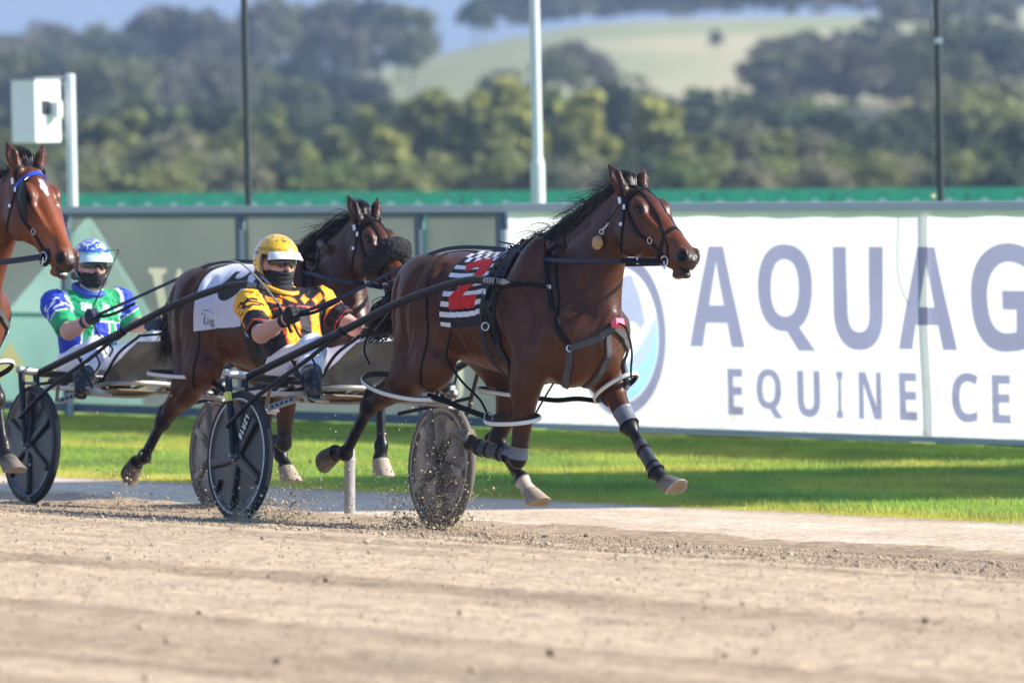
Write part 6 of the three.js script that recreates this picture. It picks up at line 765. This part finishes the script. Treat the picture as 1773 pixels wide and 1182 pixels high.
  { const hel = new THREE.Group(); hel.name = 'helmet'; o.add(hel); const oc = [-0.010, 0.020, 0], orr = [0.142, 0.138, 0.118]; const oE = ell(oc, orr, 0.02), iE = ell(oc, [0.128, 0.124, 0.104], 0.02), f = (x, y, z) => { let d = Math.max(oE.f(x, y, z), -iE.f(x, y, z)); const fx = Math.min(0.012 + (y < 0 ? -y * 0.12 : 0) - x, y - 0.050 + 0.10 * Math.max(0, Math.abs(z) - 0.05) * 0); d = Math.max(d, -Math.max(0.010 + 0.08 * y - x, y - 0.046)); d = Math.max(d, -(y + 0.088 - (x < -0.04 ? 0.35 * (-0.04 - x) : 0))); return d; };
    const prim = { k: 0.001, c: [0, 0.02, 0], R: 0.17, f }; const HF = moved(prim, hx, hi, 1), e = hi.elements; put('shell', meshField(field([HF]), [D.head[0] - 0.19, D.head[1] - 0.16, D.head[2] - 0.17], [D.head[0] + 0.19, D.head[1] + 0.20, D.head[2] + 0.17], 0.0032, (x, y, z) => { const a = e[0] * x + e[4] * y + e[8] * z + e[12], b = e[1] * x + e[5] * y + e[9] * z + e[13], c = e[2] * x + e[6] * y + e[10] * z + e[14]; return iE.f(a, b, c) < 0.006 && oE.f(a, b, c) < -0.004 ? [0.02, 0.02, 0.02] : D.helmet(a, b, c); }), new THREE.MeshPhysicalMaterial({ vertexColors: true, roughness: 0.3, clearcoat: 0.7, clearcoatRoughness: 0.12 }), hel);
    const P = [], I = [], n = 30, m = 8; for (let i = 0; i <= n; i++) for (let j = 0; j <= m; j++) { const a = mix(-1.0, 1.0, i / n), b = j / m, ext = 0.048 * Math.cos(a * 1.35), r = 0.138 + ext * b; P.push(...HP(-0.010 + Math.cos(a) * r, 0.066 - 0.036 * b - 0.010 * (a * a) * (0.4 + b), Math.sin(a) * r * 0.84)); } for (let i = 0; i < n; i++) for (let j = 0; j < m; j++) { const a = i * (m + 1) + j; I.push(a, a + 1, a + m + 1, a + 1, a + m + 2, a + m + 1); } const g = new THREE.BufferGeometry(); g.setAttribute('position', new THREE.Float32BufferAttribute(P, 3)); g.setIndex(I); g.computeVertexNormals(); put('visor', solid(g, 0.0035), D.visor, hel);
    put('rim_trim', [tube([HP(0.014, 0.044, 0.112), HP(0.010, 0.01, 0.114), HP(0.006, -0.04, 0.108), HP(0.0, -0.082, 0.092)], 0.004, 16, 6), tube([HP(0.014, 0.044, -0.112), HP(0.010, 0.01, -0.114), HP(0.006, -0.04, -0.108), HP(0.0, -0.082, -0.092)], 0.004, 16, 6)], std(0.16, 0.16, 0.15, 0.6), hel); put('ear_pad', [1, -1].map((s) => ball(HP(-0.035, -0.062, 0.090 * s), 0.030, 1.4, 1.0, 0.5)), std(0.05, 0.045, 0.04, 0.6), hel);
    put('chin_strap', [strap(null, [HP(0.005, -0.075, 0.092), HP(0.045, -0.105, 0.075), HP(0.085, -0.132, 0.03), HP(0.09, -0.138, 0), HP(0.085, -0.132, -0.03), HP(0.045, -0.105, -0.075), HP(0.005, -0.075, -0.092)], 0.016, { up: [1, 0.3, 0.2], th: 0.003, n: 40 })], D.strapMat || std(0.30, 0.31, 0.34, 0.7), hel); }
  return o;
}
const sq = (v, c, w) => Math.abs(v - c) < w;
const D1 = { pelvis: [-0.41, 0.82, 0], chest: [-0.545, 1.075, 0], neck: [-0.605, 1.235, 0], head: [-0.655, 1.400, 0], yaw: 0.06, pitch: -0.06, shR: [-0.615, 1.165, 0.195], shL: [-0.52, 1.20, -0.195], elbR: [-0.345, 1.005, 0.315], handR: [-0.115, 1.105, 0.285], elbL: [-0.365, 1.09, -0.275], handL: [-0.055, 1.015, -0.215], kneeR: [-0.02, 0.935, 0.215], kneeL: [0.0, 0.95, -0.215], ankR: [0.275, 0.775, 0.43], ankL: [0.28, 0.79, -0.43], toeR: [0.335, 0.712, 0.455], toeL: [0.33, 0.73, -0.46], gaiter: true, kneeLine: true, bootDust: 0.5,
  collar: std(0.80, 0.38, 0.02, 0.6), gloveMat: std(0.014, 0.014, 0.016, 0.7, { bumpMap: fineBump, bumpScale: 0.002 }), bootTrim: std(0.80, 0.48, 0.03, 0.5), visor: phy(0.82, 0.82, 0.80, 0.35, { clearcoat: 0.5 }),
  shirt(a, b, sl, f, x, y, z) { const OR = [0.78, 0.34, 0.02], YE = [0.82, 0.43, 0.03], BK = [0.013, 0.012, 0.015], RD = [0.70, 0.06, 0.04];
    if (sl) { const [t, s] = sl; if (t > 0.858) return BK; if (t > 0.835) return RD; if (t > 0.52) return BK; if (t > 0.50) return RD; if (s > 0) { const u = (t - 0.20) / 0.2, v = (x - (mix(D1.shR[0], D1.elbR[0], t))) / 0.05; const R1 = Math.hypot(u - 0.35, v * 0.9 - 0.35), R2 = Math.hypot(u - 0.55, v * 0.9 + 0.35); if ((R1 > 0.36 && R1 < 0.62 && v < 0.75) || (Math.abs(u + 0.05 - v * 0.6) < 0.13 && Math.abs(v) < 0.9 && u > -0.5 && u < 1) || (R2 > 0.25 && R2 < 0.4)) return [0.05, 0.01, 0.02]; } return YE; }
    if (f < -0.03) return Math.abs(b) > 0.13 && a > 0.75 ? YE : BK; const q = Math.abs(b);
    if (a > 0.70) { for (const c of [0.045, 0.125]) { const d = Math.abs(q - c - (a - 0.80) * 0.3) / 0.030 + Math.abs(a - 0.82) / 0.085; if (d < 1) return OR; if (d < 1.12) return RD; } return BK; } if (a > 0.685) return RD;
    if (q < 0.034) return BK; if (q < 0.041) return RD; if (q < 0.118) return mix3(OR, YE, 0.3); if (q < 0.126) return RD; return a < 0.06 && q > 0.16 ? OR : BK; },
  helmet(x, y, z) { const YE = [0.80, 0.46, 0.02], K = [0.03, 0.026, 0.015], a = Math.atan2(z, x + 0.01); const h = y - 0.045 - 0.0 * x; let c = YE; if (h > 0.0 && h < 0.040 && x > -0.05) { const k = Math.floor(h / 0.0033); if (k % 2 === 0 && noise3(a * 3, k * 9, 1) > 0.25) c = mix3(K, YE, 0.25); } if (x < -0.02 && h > -0.006 && h < 0.018) c = [0.10, 0.095, 0.09]; if (x < -0.03 && h < -0.02 && Math.floor((h + 1) / 0.008) % 3 === 0) c = K; if (h > 0.062 && x > -0.03) { const n = noise3(x * 120, z * 120, 3) * 0.6 + noise3(x * 60 + 5, z * 60, 8) * 0.4; if (Math.abs(n - 0.5) < 0.05 && x > 0.0 && Math.abs(z) < 0.085) c = K; const R = Math.hypot(x - 0.07, (z - 0.012) * 1.3); if (R > 0.012 && R < 0.017) c = K; } if (x < -0.085 && y > 0.05) c = mix3(c, [0.45, 0.47, 0.52], 0.6); return c; } };
const D2 = { pelvis: [-0.42, 0.82, 0], chest: [-0.46, 1.085, 0], neck: [-0.45, 1.255, 0], head: [-0.425, 1.425, 0], yaw: 0.28, pitch: -0.07, tilt: 0.03, shR: [-0.515, 1.185, 0.20], shL: [-0.405, 1.215, -0.20], elbR: [-0.20, 1.02, 0.305], handR: [-0.015, 1.105, 0.27], elbL: [-0.36, 1.09, -0.275], handL: [-0.06, 1.08, -0.215], kneeR: [-0.03, 0.925, 0.23], kneeL: [-0.03, 0.975, -0.215], ankR: [0.13, 0.755, 0.42], ankL: [0.25, 0.80, -0.42], toeR: [0.16, 0.685, 0.45], toeL: [0.30, 0.74, -0.45], bootDust: 0.8,
  collar: std(0.04, 0.08, 0.42, 0.6), gloveMat: std(0.018, 0.026, 0.055, 0.7, { bumpMap: fineBump, bumpScale: 0.002 }), visor: phy(0.55, 0.68, 0.70, 0.35, { clearcoat: 0.5 }), strapMat: std(0.05, 0.05, 0.05, 0.7),
  shirt(a, b, sl, f, x, y, z) { const GR = [0.02, 0.33, 0.13], BL = [0.025, 0.06, 0.48], WH = [0.76, 0.78, 0.80];
    if (sl) { const [t, s] = sl; if (t > 0.80) return GR; if (t > 0.58) return GR; if (t > 0.545) return WH; if (s > 0 || s < 0) { const v = (x - mix(s > 0 ? D2.shR[0] : D2.shL[0], s > 0 ? D2.elbR[0] : D2.elbL[0], t)); const n = Math.abs(((t * 5 + v * 22) % 1) - 0.5); if (t > 0.18 && t < 0.46 && n < 0.18 && Math.abs(v) < 0.05) return WH; } return BL; }
    const q = Math.abs(b); if (f < -0.04) return a > 0.66 ? GR : BL;
    if (a > 0.62) { for (const c of [-0.045, 0.085, -0.15]) { const d = Math.max(Math.abs((b - c) * 0.8 + (a - 0.80) * 0.10) / 0.024, Math.abs((a - 0.80) - (b - c) * 0.5) / 0.06); if (d < 0.55) return WH; if (d < 0.75) return GR; if (d < 1) return WH; } if (q > 0.155 && q < 0.172) return WH; return GR; }
    if (a > 0.60) return WH; for (const [l, h] of [[0.052, 0.060], [0.112, 0.120]]) if (q > l && q < h) return WH; if (q > 0.060 && q < 0.112) return GR; return BL; },
  helmet(x, y, z) { const BL = [0.03, 0.09, 0.46], WH = [0.72, 0.76, 0.80], GR = [0.10, 0.42, 0.34]; const h = y - 0.048; if (h < 0.008 && x > -0.02) return [0.35, 0.52, 0.58]; if (h < 0.016) return x < -0.02 ? [0.07, 0.075, 0.08] : GR; if (h < 0.030) return mix3(GR, WH, 0.45); if (h < 0.036) return GR; const n = noise3(x * 70, z * 60, 2); if (h > 0.05 && x > 0.0 && Math.abs(z) < 0.07 && Math.abs(n - 0.5) < 0.13) return WH; if (x < 0.02 && h > 0.04 && Math.abs(noise3(x * 40 + 3, y * 40, z * 40) - 0.5) < 0.06) return WH; return BL; } };
driver(D1, 0, 'driver in a yellow and black shirt with a yellow helmet'); driver(D2, 1, 'driver in a blue and green shirt with a blue helmet');
// ------------------------------------------------------------------ reins and whips
function reins(frame, P, D, label) {
  const o = inFrame(thing('reins', label, 'reins'), frame), F = P.F, Y = P.dy || 0;
  for (const s of [1, -1]) { const h = s > 0 ? D.handR : D.handL, hb = P.hv(2.725, 1.412, 0.066 * s); const q = [hb.x, hb.y, hb.z]; const nk = F.snap(V(1.95, 1.42 + Y, 0.18 * s), 0.03), tt = F.snap(V(1.52, 1.46 + Y, 0.11 * s), 0.028);
    const pts = [q, [mix(q[0], nk.x, 0.5), mix(q[1], nk.y, 0.5) - 0.005, mix(q[2], nk.z, 0.5) + 0.05 * s], [nk.x, nk.y, nk.z + 0.01 * s], [tt.x, tt.y, tt.z], [1.05, 1.47 + Y, 0.155 * s], [0.72, 1.38 + Y, 0.18 * s], [0.35, 1.245 + Y * 0.5, 0.22 * s], [mix(h[0], 0.35, 0.4), mix(h[1], 1.245, 0.4) - 0.005, mix(h[2], 0.22 * s, 0.4)], [h[0] + 0.03, h[1] + 0.01, h[2]]];
    put('rein', [strap(null, pts, 0.021, { up: [0.1, 0.25, s], th: 0.004, n: 90 })], M.blueLeather, o); put('rein_end', [tube([[h[0] - 0.01, h[1], h[2]], [h[0] + 0.02, h[1] - 0.10, h[2] - 0.04 * s], [h[0] + 0.10, h[1] - 0.17, h[2] - 0.08 * s], [h[0] + 0.02, h[1] - 0.22, h[2] - 0.12 * s]], 0.006, 24, 6), strap(null, [[h[0] + 0.02, h[1] + 0.004, h[2]], [h[0] + 0.16, h[1] + 0.02, h[2] - 0.02 * s], [h[0] + 0.36, h[1] + 0.09, h[2] - 0.05 * s]], 0.02, { up: [0.1, 0.3, s], th: 0.005 })], M.leather, o);
    const b = [mix(q[0], nk.x, 0.18), mix(q[1], nk.y, 0.18), mix(q[2], nk.z, 0.18) + 0.028 * s]; put('hand_part', [strap(null, [[q[0] - 0.01, q[1], q[2] + 0.004 * s], b, [mix(q[0], nk.x, 0.30), mix(q[1], nk.y, 0.30) - 0.002, mix(q[2], nk.z, 0.30) + 0.046 * s]], 0.030, { up: [0.1, 0.2, s], th: 0.008 })], M.leather, o); put('rein_buckle', [box(b, 0.012, 0.036, 0.014, 0.003)], M.steel, o); }
  return o;
}
reins(0, P1, D1, 'dark blue reins from the leading horse back to the yellow driver'); reins(1, P2, D2, 'dark reins from the fluffy noseband horse back to the blue and green driver');
{ const o = inFrame(thing('reins', 'short padded rein at the mouth of the star faced horse', 'reins'), 2), q = P3.hv(2.725, 1.412, 0.066); put('hand_part', [tube([[q.x, q.y, q.z], [q.x - 0.12, q.y - 0.02, q.z + 0.06], [q.x - 0.26, q.y - 0.035, q.z + 0.10]], 0.016, 20, 10)], M.blueLeather, o); put('rein', [strap(null, [[q.x - 0.24, q.y - 0.03, q.z + 0.1], [2.08, 1.37, 0.24], [1.5, 1.48, 0.12], [1.0, 1.46, 0.16], [0.2, 1.2, 0.25]], 0.02, { up: [0.1, 0.2, 1], th: 0.004 })], M.blueLeather, o); }
{ const o = inFrame(thing('whip', 'thin pale whip held across the yellow driver', 'whip'), 0); put('shaft', lock([[-0.125, 1.06, 0.285], [-0.137, 1.105, 0.30], [-0.244, 1.217, 0.33], [-0.366, 1.323, 0.36], [-0.474, 1.384, 0.38], [-0.56, 1.397, 0.40], [-0.68, 1.385, 0.41], [-0.786, 1.375, 0.42]], 0.007, 0.0022, 40), std(0.50, 0.46, 0.38, 0.6), o); put('handle', [rod([-0.12, 1.02, 0.28], [-0.20, 1.17, 0.318], 0.010, 0.008)], M.leather, o); }
{ const o = inFrame(thing('whip', 'thin dark whip standing up in front of the blue and green driver', 'whip'), 1); put('shaft', lock([[-0.05, 1.06, 0.27], [-0.04, 1.13, 0.268], [0.05, 1.28, 0.258], [0.14, 1.42, 0.252], [0.196, 1.503, 0.25]], 0.006, 0.003, 24), M.black, o); put('tip', [tube([[0.196, 1.503, 0.25], [0.13, 1.500, 0.28], [0.06, 1.478, 0.30]], 0.0028, 12, 5), ball([0.196, 1.503, 0.25], 0.006)], std(0.12, 0.12, 0.12, 0.6), o); }
// ------------------------------------------------------------------ sand thrown up by wheels and hooves
{ srand(404); const g = new THREE.TetrahedronGeometry(1, 1), pts = []; const fr = (i, p) => V(...p).applyMatrix4(new THREE.Matrix4().compose(V(...FR[i].o), new THREE.Quaternion().setFromEuler(new THREE.Euler(-FR[i].al, -TH, 0, 'YXZ')), V(1, 1, 1)));
  const spray = (i, s, l, n, len, ht, big = 1) => { for (let k = 0; k < n * 1.5; k++) { const t = Math.pow(rnd(), 1.6), up = ht * Math.pow(rnd(), 2.2) * (0.25 + t), q = fr(i, [s + rr(-1, 1) * len * (0.15 + t), 0.01 + up, l + rr(-1, 1) * 0.16 * (0.3 + t)]); pts.push([q, big * (rnd() < 0.07 ? rr(0.005, 0.010) : rr(0.0016, 0.0044))]); } };
  spray(0, 0.03, -0.67, 1500, 0.35, 0.30); spray(0, 0.10, -0.60, 900, 0.24, 0.62, 1.1); spray(0, 0.10, 0.70, 1300, 0.34, 0.20); spray(0, -0.1, -0.5, 700, 0.5, 0.5); spray(0, 0.2, 0.5, 600, 0.6, 0.35); spray(0, -0.15, 0.2, 620, 0.5, 0.45); spray(1, 0.3, 0.25, 520, 0.45, 0.6); spray(1, 0.0, -0.67, 240, 0.3, 0.3); spray(1, 0.0, 0.67, 240, 0.3, 0.25); spray(1, 1.2, -0.1, 380, 0.6, 0.5); spray(0, 0.6, 0.1, 300, 0.9, 0.8); spray(1, 0.8, 0.3, 260, 1.2, 1.0);
  const im = new THREE.InstancedMesh(g, std(1, 1, 1, 0.95), pts.length), m4 = new THREE.Matrix4(), e = new THREE.Euler(), c = new THREE.Color(); pts.forEach(([p, s], i) => { e.set(rr(0, 6), rr(0, 6), rr(0, 6)); m4.makeRotationFromEuler(e); m4.scale(V(s, s * rr(0.6, 1), s)); m4.setPosition(p.x, p.y, p.z); im.setMatrixAt(i, m4); const k = rr(0.5, 1.25); c.setRGB(0.52 * k, 0.42 * k, 0.29 * k); im.setColorAt(i, c); });
  im.name = 'flying_sand'; im.userData.kind = 'stuff'; tag(im, 'grains and clods of sand thrown up round the wheels and hooves', 'sand'); im.castShadow = true; scene.add(im); }
const renderer = new THREE.WebGLRenderer({ antialias: true });
renderer.toneMapping = THREE.LinearToneMapping; renderer.toneMappingExposure = EXPOSURE; renderer.shadowMap.enabled = true;
renderer.setSize(1024, 682);
renderer.render(scene, camera);
